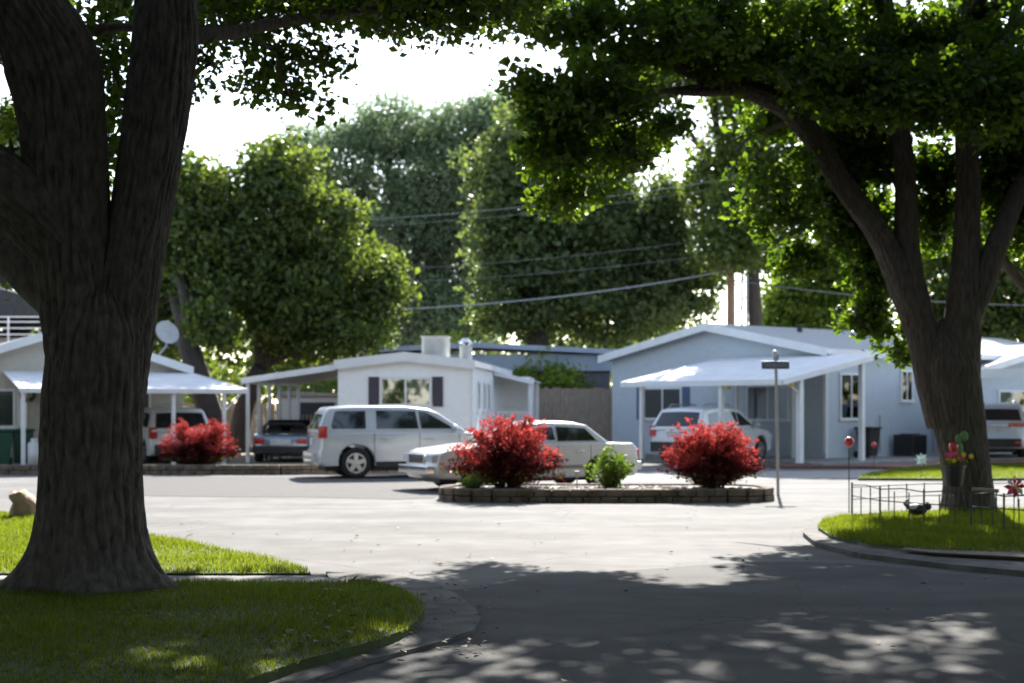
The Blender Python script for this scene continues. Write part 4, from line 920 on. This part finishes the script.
lobes = [
 (lobe(560,20,23,.9,1.2,.35),34), (lobe(640,35,23.5,1.1,1.4,.55),70), (lobe(720,35,24,1.0,1.5,.75),90), (lobe(600,95,23,.75,1.0,.50),46), (lobe(560,110,22.5,.5,.8,.35),24), (lobe(555,155,23,.5,.8,.40),26), (lobe(610,150,23.5,.55,.8,.4),28), (lobe(570,200,23.5,.55,.8,.24),16), (lobe(530,85,22.5,.25,.5,.25),7), (lobe(660,130,24,.40,.7,.3),12),
 (lobe(800,60,25,1.1,1.6,.9),110), (lobe(880,40,25.5,1.2,1.8,.9),120), (lobe(960,60,26,1.2,1.8,1.1),130), (lobe(1040,80,26,1.0,1.8,1.2),90),
 (lobe(865,95,23.8,.8,.5,.5),40), (lobe(935,85,23.6,.8,.5,.6),44), (lobe(1000,95,23.8,.8,.5,.7),44), (lobe(820,70,23.6,.6,.5,.3),24),
 (lobe(780,195,24.7,.8,0.55,.70),24), (lobe(800,260,24.7,.5,0.55,.30),14), (lobe(840,165,25.9,.8,0.55,.7),56), (lobe(770,125,26,.5,.9,.35),22), (lobe(870,120,26.1,.8,0.55,.8),70), (lobe(850,215,26.1,.7,0.55,.6),50),
 (lobe(880,265,26.1,.50,0.5,.55),34), (lobe(872,315,26.1,.40,0.4,.40),22), (lobe(905,350,26.1,.25,0.3,.25),8), (lobe(935,190,26.1,.5,0.55,1.2),60), (lobe(1000,180,26.1,.6,0.55,.9),70), (lobe(1030,230,26.1,.5,0.55,.6),36),]
pts = []
for (lb, k) in lobes:
    cs = sub_clumps(g, lb, k, .2); pts.append(spray(g, cs, .34, 62))
    cpt = Vector(lb[0]) - TR0
    for c in cs[::4]: limb_to(br, cpt, Vector(c)-TR0, .02, .006, g, .05, 3)
leaves('crown', np.concatenate(pts)-o3, .12, M['ash'], TR, 32, aspect=.70, up=.7)
overhead(TR, o3, M['top_leaf'], 34, [((2.5,25.1,9.4),(2.8,2.6,1.0)), ((5.5,26.1,10),(3.2,2.8,1.3)), ((8.8,26.1,10),(3.2,3,1.4)), ((12,24.6,9.4),(2.8,3,1.2)), ((7.5,23.1,8.8),(3.2,2,.9)), ((4.5,22.6,8.6),(2.6,1.8,.9)), ((10.8,22.1,8.8),(2.8,2,1)), ((1,23.1,8.6),(2.2,1.8,.8)), ((6,26.6,11.8),(3.2,2.2,.9)), ((9.5,27.6,11.8),(3.2,2.2,.9)),
  ((-.6,28,9.8),(2.8,2,1)), ((2.2,28.4,10),(2.4,1.8,1)), ((6,19.6,8),(3.2,2.2,1)), ((10,19,8.2),(3,2.2,1)), ((3,19.2,8.2),(2.2,2,.9)), ((6.5,14,8.4),(3.2,2.2,1)), ((3.2,13.6,8.8),(2.4,2.2,1)), ((10,13.5,8.4),(3,2.4,1)), ((6,10,8.2),(3.4,2.2,1)), ((2.5,9.5,8.6),(2.4,2.2,1)), ((5,6,8.2),(3.4,2.2,1)), ((1.5,5.5,8.2),(2.4,2.2,1)), ((13,16,8.5),(2.6,4,1.5)), ((10,9,8),(3,3,1.2)), ((3,1,8.2),(5,2.4,1))], dens=.55, size=.22)
for a, b_, r0 in (((765,96,-.4),at(600,110,23),.09), ((800,120,-.2),at(735,150,26),.07), ((843,185,0),at(790,200,27),.08), ((790,200,1.6),at(735,215,27.5),.05), ((880,235,0),at(872,310,26.5),.05), ((720,84,-.8),at(560,150,23),.06), ((900,130,.2),(5.5,24.5,10),.12), ((966,120,.1),(8.8,24.5,10),.13), ((1060,120,.8),(11.5,23,9.2),.1), ((970,20,.2),(7.5,21.5,8.6),.1), ((890,40,.4),(4.5,21,8.2),.1), ((970,20,.2),(10.5,20.5,8.2),.09), ((720,84,-.8),(1.0,21.5,8.2),.07), ((720,84,-.8),(2.5,23.5,9.2),.08), ((830,-220,1),(6,25,11.8),.05), ((985,-120,.3),(9.5,26,11.8),.07), ((906,190,0),at(850,165,26.5),.06)):
    limb_to(br, RT(*a), Vector(b_)-TR0, r0, .015, g, .06, 6)
br.build('branches', M['bark2'], TR, smooth=True)

# --- trees behind the homes
def bg_tree(name, label, base, lobes, m, seed, lsize, crad, per, trunk_r, aspect=.6, up=.5, shell=.45, lean=None, group='trees behind the homes', bark=None):
    base = Vector(base); t = thing(name, label, 'tree', base, 0, group); g = np.random.default_rng(seed); o3 = np.array(base)
    top = max(c[0][2] for c, k in lobes); mx = np.mean([c[0] for c, k in lobes], axis=0)
    fork = Vector((base.x*.7+mx[0]*.3, base.y*.8+mx[1]*.2, base.z+(top-base.z)*.30)) if lean is None else Vector(lean)
    mb = MB(); tp = [base-base, (fork-base)*.5+Vector((g.normal()*.15,0,0)), fork-base]
    tp, tr_ = catmull(tp, [trunk_r*1.25, trunk_r, trunk_r*.85], .4); tr_[0] *= 1.35
    mb.tube(tp, tr_, 12); pts = []
    for lb, k in lobes:
        c = Vector(lb[0]); p = limb_to(mb, fork-base, c-base, trunk_r*.6, trunk_r*.14, g, .06, 6)
        cs = sub_clumps(g, lb, k, shell); pts.append(spray(g, cs, crad, per))
        for q in cs[::3]: limb_to(mb, p[3+int(g.integers(0,4))], Vector(q)-base, trunk_r*.16, .015, g, .04, 3)
    mb.build('trunk', bark or M['bark_far'], t, smooth=True)
    leaves('crown', np.concatenate(pts)-o3, lsize, m, t, seed+1, aspect, up)
    return t
def L_(px, py, Y, rx, ry, dep=None):
    rx, ry = rx*Y/F, ry*Y/F; return (tuple(at(px, py, Y)), (rx, dep or max(1.0, rx*.9), ry))
bg_tree('round_tree', 'dense dark round tree with a bright right side over the carport', (at(238,430,56).x, 56, .1),
  [(L_(290,300,56,60,48),150), (L_(350,285,56.5,48,50),90), (L_(270,220,56,42,50),110), (L_(318,230,56,42,45),70), (L_(280,170,56.5,35,28),60), (L_(380,290,57,28,35),26), (L_(340,335,56,50,22),34), (L_(250,270,55.5,28,40),50), (L_(310,340,57,60,20),40)], M['mid'], 41, .22, .75, 62, .34)
bg_tree('broad_tree', 'mid green tree rising right behind the tan home roof', (at(222,430,54).x, 54, .1),
  [(L_(195,250,55,40,50),100), (L_(190,190,55,32,34),60), (L_(170,290,56,40,45),80), (L_(215,310,54,26,38),46), (L_(175,340,56,35,25),36), (L_(215,215,56,28,45),46), (L_(140,230,57,40,60),60)], M['mid'], 43, .22, .75, 55, .40, lean=at(185,335,54))
bg_tree('tall_willow', 'tall airy blue green tree with open gaps against the sky', (at(405,420,92).x, 92, 0),
  [(L_(455,215,95,60,70),120), (L_(450,310,95,60,36),90), (L_(360,260,95,50,60),90), (L_(390,130,92,52,32),108), (L_(345,165,92,45,40),95), (L_(430,180,92,50,50),118), (L_(470,135,93,48,36),95), (L_(400,240,92,46,50),108), (L_(460,250,93,50,60),118), (L_(330,210,92,32,36),54), (L_(500,190,94,40,60),95), (L_(430,310,92,46,36),74), (L_(505,118,94,40,26),81), (L_(300,150,93,22,26),27)], M['willow'], 45, .34, 1.15, 60, .45, aspect=.34, up=.2)
bg_tree('cottonwood', 'wide dense tall tree behind the slate building', (at(545,420,67).x, 67, 0),
  [(L_(560,250,67,70,60),143), (L_(640,260,68,55,60),124), (L_(520,180,67,50,55),98), (L_(590,200,67,55,50),98), (L_(660,215,68,36,40),62), (L_(610,310,67,70,36),98), (L_(520,300,67,50,45),79), (L_(690,290,68,28,36),44), (L_(500,240,67,32,45),53), (L_(540,125,68.5,32,36),44), (L_(590,150,68.5,40,36),53)], M['cotton'], 47, .26, .88, 66, .5, aspect=.6, lean=at(538,300,67))
bg_tree('broad_tree', 'tall dark tree rising behind the blue grey home roof', (at(755,420,66).x, 66, .1),
  [(L_(655,72,66,36,24),50), (L_(705,66,66,36,28),60), (L_(790,40,66,60,45),130), (L_(770,100,66,55,40),110), (L_(850,90,66,50,50),110), (L_(738,160,66,42,36),70), (L_(790,185,66,50,36),80), (L_(722,212,65.5,28,30),36), (L_(770,245,66,38,22),36), (L_(705,180,65.5,20,24),16), (L_(850,170,66,40,50),70), (L_(725,262,65.5,22,18),14), (L_(728,240,60.3,26,26,.7),34), (L_(742,205,60.3,24,26,.7),26)], M['mid'], 55, .25, .85, 62, .30, lean=at(752,255,66))  # top left lobes added out of sight to keep the patio cover shaded
bg_tree('pale_tree', 'pale green rounded tree beyond the blue grey home roof', (at(815,420,84).x, 84, 0),
  [(L_(810,290,84,42,40),110), (L_(850,270,84,40,45),90), (L_(790,315,84,30,22),40), (L_(835,330,84,50,22),50), (L_(870,250,85,40,50),70)], M['lime'], 49, .30, 1.0, 58, .34)
bg_tree('pale_tree', 'green tree with crooked limbs at the right edge behind the homes', (at(1040,420,72).x, 72, 0),
  [(L_(1010,300,72,40,40),80), (L_(1060,280,72,50,60),110), (L_(985,330,73,30,25),40), (L_(1000,250,73,40,34),60), (L_(940,290,75,40,55),110), (L_(1000,215,73,46,40),90), (L_(960,225,74,34,40),60), (L_(1110,250,72,50,80),90)], M['mid'], 51, .28, .95, 52, .3)
bg_tree('broad_tree', 'leafy tree behind the far left house and deck', (at(-30,420,62).x-2, 74, 0),
  [(L_(-20,200,74,60,60),110), (L_(30,230,74,40,50),80), (L_(20,140,74,46,40),70), (L_(-60,260,74,50,60),80), (L_(75,270,76,40,40),60)], M['mid'], 53, .28, .95, 52, .4)
g = np.random.default_rng(99); n_ = 2600; cs = np.stack([g.uniform(-75, 75, n_), g.uniform(104, 120, n_), g.uniform(.2, 1, n_)], 1)
cs[:,2] *= np.where(cs[:,0] < 11, 11.0, 6.0)+1.6*np.sin(cs[:,0]*.35)+1.2*np.sin(cs[:,0]*.9+2)
tag(leaves('treeline', spray(g, cs, 1.3, 40), .55, M['mid'], None, 98, .6), 'dim far off row of trees closing the view', 'treeline', kind='stuff')
n_ = 700; cs = np.stack([np.where(g.random(n_) < .5, -64, 64)+g.normal(size=n_)*2, g.uniform(5, 125, n_), g.uniform(.05, 1, n_)*9], 1)  # rows added out of view so side windows reflect dark foliage
tag(leaves('treeline', spray(g, cs, 1.6, 26), .8, M['mid'], None, 96, .6), 'added unseen tree rows to either side, darkening window reflections', 'treeline', kind='stuff')
n_ = 2600; side = g.integers(0, 3, n_); u = g.random(n_)  # rows added around the camera to block low sky and darken reflections
cs = np.stack([np.where(side == 0, -60+120*u, np.where(side == 1, -34, 34)), np.where(side == 0, -38, -36+44*u), g.uniform(.05, 1, n_)], 1)
cs[:,:2] += g.normal(size=(n_, 2))*1.8; cs[:,2] *= 7.5+2*np.sin(cs[:,0]*.3)+2*np.sin(cs[:,1]*.27)
tag(leaves('treeline', spray(g, cs, 1.3, 26), .6, M['mid'], None, 97, .6), 'added unseen tree rows around the viewer, blocking low sky', 'treeline', kind='stuff')
for x, y, lab in ((-10.5,-4.5,'added unseen leafy tree behind the viewer at the left'), (8.5,-5.5,'added unseen leafy tree behind the viewer at the right'), (15,11.5,'added tree out of frame at the right kerb'), (-17.0,8.5,'added tree out of frame on the left lawn'), (-19.0,21.5,'added tree further along the left lawn, out of frame'), (16.5,23.5,'added tree beyond the iron edging at the right, out of frame'), (-1.0,-9.5,'added unseen tree in the middle of the row behind the viewer')):  # trees added out of view to keep sky light off lawn and road
    g = np.random.default_rng(int(abs(x)*10)); ls = [((x+dx, y+dy, z), (rx, rx, rz)) for dx, dy, z, rx, rz in ((0,0,8.5,4.6,2.6), (-3.6,1,6.8,3.8,2.6), (3.6,1.2,6.8,3.8,2.6), (0,3.4,6.2,3.8,2.2), (0,-3.4,6.4,3.8,2.4), (0,.5,11,4,1.8))]
    bg_tree('shade_tree', lab, (x, y, .05), [(l, 105) for l in ls], M['top_leaf'], 200+int(abs(x)*10+y*3), .46, .95, 46, .38, group='added trees blocking sky light on the near side', bark=M['bark2'])
# leafy hedge mass filling the low gaps between trunks far behind
for i, (px, Y, w, top, lab, m) in enumerate(((330, 75, 60, 352, 'bushy green shrub behind the carport roof', 'mid'), (455, 80, 60, 318, 'pale bush between the tall tree trunks', 'lime'), (550, 59.7, 52, 362, 'yellow green shrub rising over the tall board fence', 'bright'), (640, 80, 45, 300, 'dark bush left of the blue grey gable', 'cotton'), (215, 66, 60, 345, 'shaded bush behind the lower board fence', 'mid'))):
    c = at(px, top+28, Y); zc = c.z; t = thing('bush', lab, 'bush', (c.x, Y, .1), 0, 'bushes behind the homes')
    g = np.random.default_rng(60+i); rx = w*Y/F; k = 90
    cs = sub_clumps(g, ((c.x, Y, zc*(.80 if px == 550 else .55)), (rx, .7 if px == 550 else 1.6, zc*.5+.6)), k, .35); o3 = np.array((c.x, Y, .1))
    leaves('foliage', spray(g, cs, .5, 55)-o3, .17, M[m], t, 70+i, .5)
    mb = MB()
    for q in cs[::3]: limb_to(mb, (g.normal()*.2, 0, 0), Vector(q)-Vector(o3), .05, .012, g, .1, 4)
    mb.build('stems', M['bark_far'], t)

# --- red barberries and the small green shrub
def barberry(label, base, rx, ry, h, seed, group='red barberry bushes'):
    t = thing('barberry_bush', label, 'bush', base, 0, group); g = np.random.default_rng(seed); mb = MB(); inn = []; tip = []; low = []
    for i in range(320):
        a = g.random()*2*np.pi; rr = math.sqrt(g.random()); ex, ey = rx*rr*math.cos(a), ry*rr*math.sin(a)
        ez = h*(.36+.64*math.sqrt(max(0, 1-rr**3.6)))*g.uniform(.78,1.14)*(1+.10*math.sin(a*2+seed)+.07*math.sin(a*5+seed*2))
        if rr > .72: ez *= g.uniform(.40,1)
        k_ = 1+.12*math.sin(a*3+seed*1.7); ex *= k_; ey *= k_
        b0 = Vector((ex*.18, ey*.18, 0)); P = []
        for k in range(9):
            s = k/8; P.append(Vector((b0.x+(ex-b0.x)*s**1.25, b0.y+(ey-b0.y)*s**1.25, ez*(1-(1-s)**1.5)) ) + Vector((g.normal(), g.normal(), 0))*.012)
        if i % 2 == 0: mb.tube(P, [.009-.0006*k for k in range(9)], 4, cap=False)
        for k in range(2, 8):
            for q in range(9 if k < 6 else 12):
                s = g.random(); p = np.array(P[k].lerp(P[k+1], s)) + g.normal(size=3)*np.array([.03,.03,.03])
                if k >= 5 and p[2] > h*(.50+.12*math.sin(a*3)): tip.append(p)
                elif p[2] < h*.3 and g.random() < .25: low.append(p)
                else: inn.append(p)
    mb.build('stems', M['bark_far'], t)
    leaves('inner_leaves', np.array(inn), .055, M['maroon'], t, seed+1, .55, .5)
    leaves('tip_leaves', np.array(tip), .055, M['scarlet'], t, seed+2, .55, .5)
    leaves('green_leaves', np.array(low), .05, M['lime'], t, seed+3, .5, .5)
    return t
barberry('red barberry hiding the middle of the pale saloon', (at(506,480,29.85).x, 29.85, .2), 1.17, .88, 1.12, 81)
barberry('red barberry by the street sign end of the planter', (at(713,480,29.85).x, 29.85, .2), 1.02, .82, 1.02, 85)
barberry('red barberry behind the long block wall by the tan home', (at(196,470,41.5).x, 41.55, .14), 1.12, .62, 1.02, 89)
def shrub(label, base, r, h, n, m, seed, ls=.06, name='green_shrub'):
    t = thing(name, label, 'shrub', base); g = np.random.default_rng(seed); mb = MB(); pts = []
    for i in range(n):
        a = g.random()*6.283; rr = g.random()**.6*r; e = Vector((rr*math.cos(a), rr*math.sin(a), h*g.uniform(.5,1.08)*(1-.45*(rr/r)**2)))
        P = limb_to(mb, (e.x*.15, e.y*.15, 0), e, .008, .003, g, .1, 5)
        for k in range(1, 6):
            for q in range(9): pts.append(np.array(P[k-1].lerp(P[k], g.random()))+g.normal(size=3)*.035)
    mb.build('stems', M['bark_far'], t); leaves('foliage', np.array(pts), ls, m, t, seed+1, .45, .4); return t
shrub('small bright green shrub between the two planter barberries', (at(611,482,30).x, 30.0, .2), .50, .74, 80, M['shrub'], 91, .065)
shrub('tiny yellow green plant at the foot of the planter barberry', (at(472,484,29.2).x, 29.2, .2), .3, .28, 30, M['lime'], 93, .05, 'small_plant')

# ------------------------------------------------------------------ street sign, poles, wires, lamp
p = at(776, 490, 31.2); t = thing('street_sign', 'street name sign on a thin grey post at the planter end', 'sign', (p.x, 31.2, 0)); t.scale = (1.04, 1.04, 1.025)
ps = M['grey_box']
mb = MB(); mb.tube([(.04,0,0),(.0,0,2.42)], .03, 10); mb.build('post', M['grey_box'], t)
mb = MB(); mb.box(-.27,.25,-.012,.012,2.40,2.55); sb = mb.build('name_plate', M['sign'], t, bevel=.01)
mb = MB(); g_ = random.Random(3); x = -.21
while x < .19:
    w = g_.choice((.018,.024,.03)); mb.box(x, x+w, -.0145, -.0125, 2.445, 2.445+g_.choice((.045,.06,.06))); x += w+g_.choice((.010,.012,.030))
mb.build('lettering', M['sign_letter'], sb)
mb = MB(); mb.box(-.012,.012,-.25,.25,2.56,2.68); mb.build('cross_plate', M['sign'], t, bevel=.01)
mb = MB(); mb.ball((-.02,0,2.70), .06, 12, 8); mb.build('cap', M['white'], t, smooth=True)
P0 = at(731, 322, 62); t = thing('utility_pole', 'brown wooden utility pole behind the blue grey roof', 'pole', (P0.x, 62, 0))
mb = MB(); mb.tube([(0,0,0),(0,0,9.0)], [.19,.14], 12); mb.build('shaft', M['pole'], t, smooth=True)
mb = MB(); mb.box(-.9,.9,-.2,-.08,8.3,8.42); mb.build('crossarm', M['pole'], t)
for px, r_, lab in ((742, .06, 'thin grey pole beside the utility pole'), (747, .05, 'dark slim pole right of the thin grey pole')):
    q = at(px, 322, 63); t = thing('pole', lab, 'pole', (q.x, 63, 0))
    mb = MB(); mb.tube([(0,0,0),(0,0,8.6)], [r_*1.1, r_*.9], 10); mb.build('shaft', M['bark_far'] if r_ > .1 else M['grey_box'], t)
    mb = MB(); mb.ball((0,0,8.6), r_*.9, 10, 6, (1,1,.5)); mb.build('cap', M['bark_far'] if r_ > .1 else M['grey_box'], t)
def wire(label, a, b, r, sag, m):
    pts = [a.lerp(b, k/16)-Vector((0,0,sag*4*(k/16)*(1-k/16))) for k in range(17)]
    mb = MB(); mb.tube(pts, r, 6); tag(mb.build('power_line', m), label, 'cable', 'power lines')
wire('thick pale cable sagging across the trees to the utility pole', at(330,311,60), at(731,270,62), .024, .35, M['wire'])
wire('topmost thin line against the tall airy tree', at(250,224,60), at(731,178,62), .009, .35, M['wire'])
wire('thin line just under the topmost one', at(250,230,60), at(731,186,62), .007, .35, M['wire_dark'])
wire('thin dark line midway down the dense trees', at(250,272,60), at(731,236,62), .008, .35, M['wire_dark'])
wire('thin dark line close above the thick pale cable', at(250,284,60), at(731,252,62), .008, .35, M['wire_dark'])
wire('pale cable running right from the utility pole behind the trunk', at(731,280,62), at(1120,306,62), .014, .3, M['wire_dark'])
q = at(604, 345, 80); t = thing('street_lamp', 'small lamp on a white pole above the slate building', 'street lamp', (q.x, 80, 0))
mb = MB(); mb.tube([(0,0,0),(0,0,6.25)], [.08,.07], 10); mb.build('post', M['white'], t)
mb = MB(); mb.ball((.06,0,6.4), .17, 12, 8, (1.3,1,.7)); mb.build('lamp_head', M['chrome'], t, smooth=True)

# ------------------------------------------------------------------ boulder
mb = MB(); sil = [(-.20,-.03),(.22,-.03),(.25,.10),(.22,.22),(.15,.33),(.06,.40),(-.03,.45),(-.10,.42),(-.19,.42),(-.22,.36),(-.16,.28),(-.20,.16)]
lay = [(-.19,.62),(-.14,.88),(-.03,1.0),(.08,.95),(.17,.70)]; g_ = np.random.default_rng(3); n = len(sil)
for y, k in lay:
    for x, z in sil: mb.v.append((x*k+g_.normal()*.012, y+g_.normal()*.015-.06*z, max(-.03, .18+(z-.18)*k+g_.normal()*.01)))
for a in range(len(lay)-1):
    for b in range(n): mb.f.append((a*n+b, a*n+(b+1) % n, (a+1)*n+(b+1) % n, (a+1)*n+b))
mb.f += [tuple(range(n)), tuple(range((len(lay)-1)*n, len(lay)*n))]; vv = mb.v
mb.v = vv; bo = mb.build('boulder', M['rock'], bevel=.02); bo.location = (gp(25,517,.1).x, gp(25,517,.1).y, .06)
tag(bo, 'upright tan boulder at the lawn edge left of the trunk', 'rock')

# ------------------------------------------------------------------ garden corner under the right tree
pl = [gp(852,516,Z1), gp(880,522,Z1), gp(924,526,Z1), gp(971,529,Z1), gp(1004,532,Z1), gp(1050,536,Z1)]
org = pl[0].copy(); t = thing('garden_fence', 'low black iron edging fence on the corner lawn', 'fence', org)
for a, b in zip(pl[:-1], pl[1:]):
    a, b = a-org, b-org; a.z = b.z = 0; d = b-a; n = 3
    for k in range(n):
        p = a+d*(k/n); hgt = .50 if k == 0 else .44; tall = .014 if k == 0 else .008
        mb = MB(); mb.tube([p, p+Vector((0,0,hgt))], tall, 6); mb.build('post', M['iron'], t)
    mb = MB()
    for z in (.46, .30): mb.tube([a+Vector((0,0,z)), a.lerp(b,.5)+Vector((0,0,z+(.03 if z > .4 else 0))), b+Vector((0,0,z))], .008, 6)
    mb.build('rail', M['iron'], t)
pb = [gp(852,516,Z1), gp(925,511.5,Z1), gp(1050,510,Z1)]
org2 = pb[0].copy()+Vector((.02,.12,0)); t = thing('garden_fence', 'thin wire edging along the back of the corner lawn', 'fence', org2)
for a, b in zip(pb[:-1], pb[1:]):
    a, b = a-pb[0], b-pb[0]; d = b-a
    for k in range(4):
        p = a+d*(k/4); mb = MB(); mb.tube([p, p+Vector((0,0,.44))], .009, 6); mb.build('post', M['iron'], t)
    mb = MB(); [mb.tube([a+Vector((0,0,z)), b+Vector((0,0,z))], .007, 6) for z in (.42,.24)]; mb.build('rail', M['grey_box'], t)
def stake_ball(label, base, z, r, m):
    t = thing('garden_stake', label, 'ornament', base, 0, 'red ball stakes')
    mb = MB(); mb.tube([(0,0,0),(0,0,z-r)], .008, 6); mb.build('stake', M['iron'], t)
    mb = MB(); mb.ball((0,0,z), r, 16, 10); mb.build('ball', m, t, smooth=True)
q = gp(849,513,Z1); stake_ball('large red ball on a thin stake at the fence corner', q, 1.7-.1-34*q.y/F, .078, M['red'])
q = gp(874,470,.06); stake_ball('small red ball on a stake before the air conditioner', q, 1.64-37*q.y/F, .075, M['red'])
# planter on an iron stand
pb_ = at(953, 486, 24.35); t = thing('flower_pot', 'dark tub of pink and yellow flowers before the right trunk', 'flower pot', (pb_.x, 24.3, .1)); zb = pb_.z-.1
mb = MB(); mb.cyl((0,0), .125, zb, zb+.30, 20, r2=.165); mb.cyl((0,0), .175, zb+.28, zb+.32, 20); mb.build('tub', M['black'], t)
for k in range(3):
    a = k*2.094; mb = MB(); mb.tube([(.19*math.cos(a), .19*math.sin(a), 0), (.11*math.cos(a), .11*math.sin(a), zb)], .011, 6); mb.build('stand_leg', M['iron'], t)
g = np.random.default_rng(5); pts = g.normal(size=(260,3))*np.array([.09,.09,.05])+np.array([0,0,zb+.36]); leaves('foliage', pts, .05, M['shrub'], t, 6)
for nm, m_, k in (('pink_bloom', M['pink'], 9), ('yellow_bloom', M['yellow'], 8)):
    for i in range(k):
        c = g.normal(size=3)*np.array([.10,.08,.045])+np.array([0,-.04,zb+.42]); mb = MB()
        for j in range(5):
            a = j*1.257; mb.ball((c[0]+.022*math.cos(a), c[1]-.01, c[2]+.022*math.sin(a)), .019, 6, 5, (1,.5,1))
        mb.build(nm, m_, t)
mb = MB(); mb.ball((-.015,-.02,zb+.60), .072, 14, 8); mb.build('red_globe', M['red'], t, smooth=True)
mb = MB(); mb.tube([(-.015,-.02,zb+.3),(-.015,-.02,zb+.54)], .008, 6); mb.build('globe_stem', M['iron'], t)
mb = MB(); mb.ball((.11,.05,zb+.55), .045, 12, 10, (1,.6,2.6)); mb.ball((.17,.05,zb+.76), .065, 12, 10, (1,.5,1.25)); mb.ball((.08,.05,zb+.72), .045, 12, 10, (1,.5,1.6)); mb.build('cactus_pads', M['cactus'], t, smooth=True)
# pinwheels
def pinwheel(label, base, z, r, mats, cat='pinwheel'):
    t = thing('pinwheel', label, cat, base, 0, 'garden pinwheels')
    mb = MB(); mb.tube([(0,0,0),(0,0,z)], .007, 6); mb.build('stake', M['iron'], t)
    for k in range(8):
        a = k*math.pi/4; u = Vector((math.cos(a),0,math.sin(a))); v = Vector((-math.sin(a),0,math.cos(a))); c = Vector((0,-.03,z))
        mb = MB(); P = [c, c+u*r*.6+v*r*.26-Vector((0,.03,0)), c+u*r, c+u*r*.55-v*r*.18]; mb.add(P+[q+Vector((0,.004,0)) for q in P], [(0,1,2,3),(7,6,5,4),(0,4,5,1),(1,5,6,2),(2,6,7,3),(3,7,4,0)])
        mb.build('blade', mats[k % len(mats)], t)
    mb = MB(); mb.ball((0,-.04,z), .025, 8, 6); mb.build('hub', M['yellow'], t)
q = gp(1014,531,Z1); pinwheel('red and pink pinwheel at the right edge of the fence', q, .58, .15, [M['red'], M['pink'], M['red'], M['white']])
q = gp(921,475,.06); pinwheel('pale blue spinner on the far grass strip', q, .38, .17, [M['pale_blue'], M['white']])
# small dark figure on the lawn, log rail, solar light
q = gp(918,516,Z1); t = thing('garden_statue', 'small black and white animal statue on the corner lawn', 'statue', q); t.scale = (.72, .72, .72)
mb = MB(); mb.ball((0,0,.13), .13, 14, 10, (1.5,.9,.95)); mb.ball((.20,0,.19), .075, 12, 8, (1.1,1,1)); mb.ball((.19,-.05,.27), .025, 8, 6); mb.ball((.19,.05,.27), .025, 8, 6)
for x in (-.11,.11): mb.cyl((x,-.05), .03, 0, .1, 8); mb.cyl((x,.05), .03, 0, .1, 8)
mb.tube([(-.18,0,.16),(-.26,0,.26),(-.22,0,.34)], [.04,.05,.03], 8); mb.build('body', M['black'], t, smooth=True)
mb = MB(); mb.ball((-.10,-.07,.19), .075, 10, 8, (1.2,.6,.7)); mb.ball((-.25,-.015,.27), .04, 8, 6); mb.build('white_patch', M['white'], t, smooth=True)
a, b = at(972,489,24.0), at(999,491,23.9); t = thing('log_rail', 'peeled pale log lying along the fence top by the trunk', 'log', (a.x, a.y, .1))
mb = MB(); mb.tube([(0,0,a.z-.1),(.21,-.04,a.z-.12),(b.x-a.x,b.y-a.y,b.z-.1)], [.03,.033,.028], 10); mb.build('log', M['tan_trim'], t)
for k in (.1, .9):
    mb = MB(); mb.tube([((b.x-a.x)*k,(b.y-a.y)*k,0),((b.x-a.x)*k,(b.y-a.y)*k,a.z-.12)], .012, 6); mb.build('prop', M['iron'], t)
q = at(577, 483, 29.3); t = thing('solar_light', 'short grey solar light stake in the planter gravel', 'garden light', (q.x, 29.3, .2))
mb = MB(); mb.tube([(0,0,0),(0,0,.24)], .012, 8); mb.build('stake', M['grey_box'], t)
mb = MB(); mb.cyl((0,0), .035, .24, .33, 12); mb.cyl((0,0), .05, .33, .345, 12); mb.build('lamp_head', M['grey_box'], t)

g = np.random.default_rng(77); n_ = 420
q = np.stack([g.uniform(-5.5, 6, n_), g.uniform(9.5, 24, n_), np.full(n_, .02)], 1)
k_ = g.random(n_) < .45; q[k_] = np.stack([g.uniform(-1.7, -.1, k_.sum()), g.uniform(10.5, 15, k_.sum()), np.full(k_.sum(), .05)], 1)
lw = (q[:,0] < -1.1) & (q[:,1] < 15); q[lw, 2] = .135
o = leaves('fallen_leaves', q, .06, mat('dry_leaf', (.10,.065,.03), .8, c2=(.22,.15,.06), scale=3), None, 78, .6, up=6.0)
tag(o, 'scattered dry leaves along the kerb and street', 'leaves', kind='stuff')
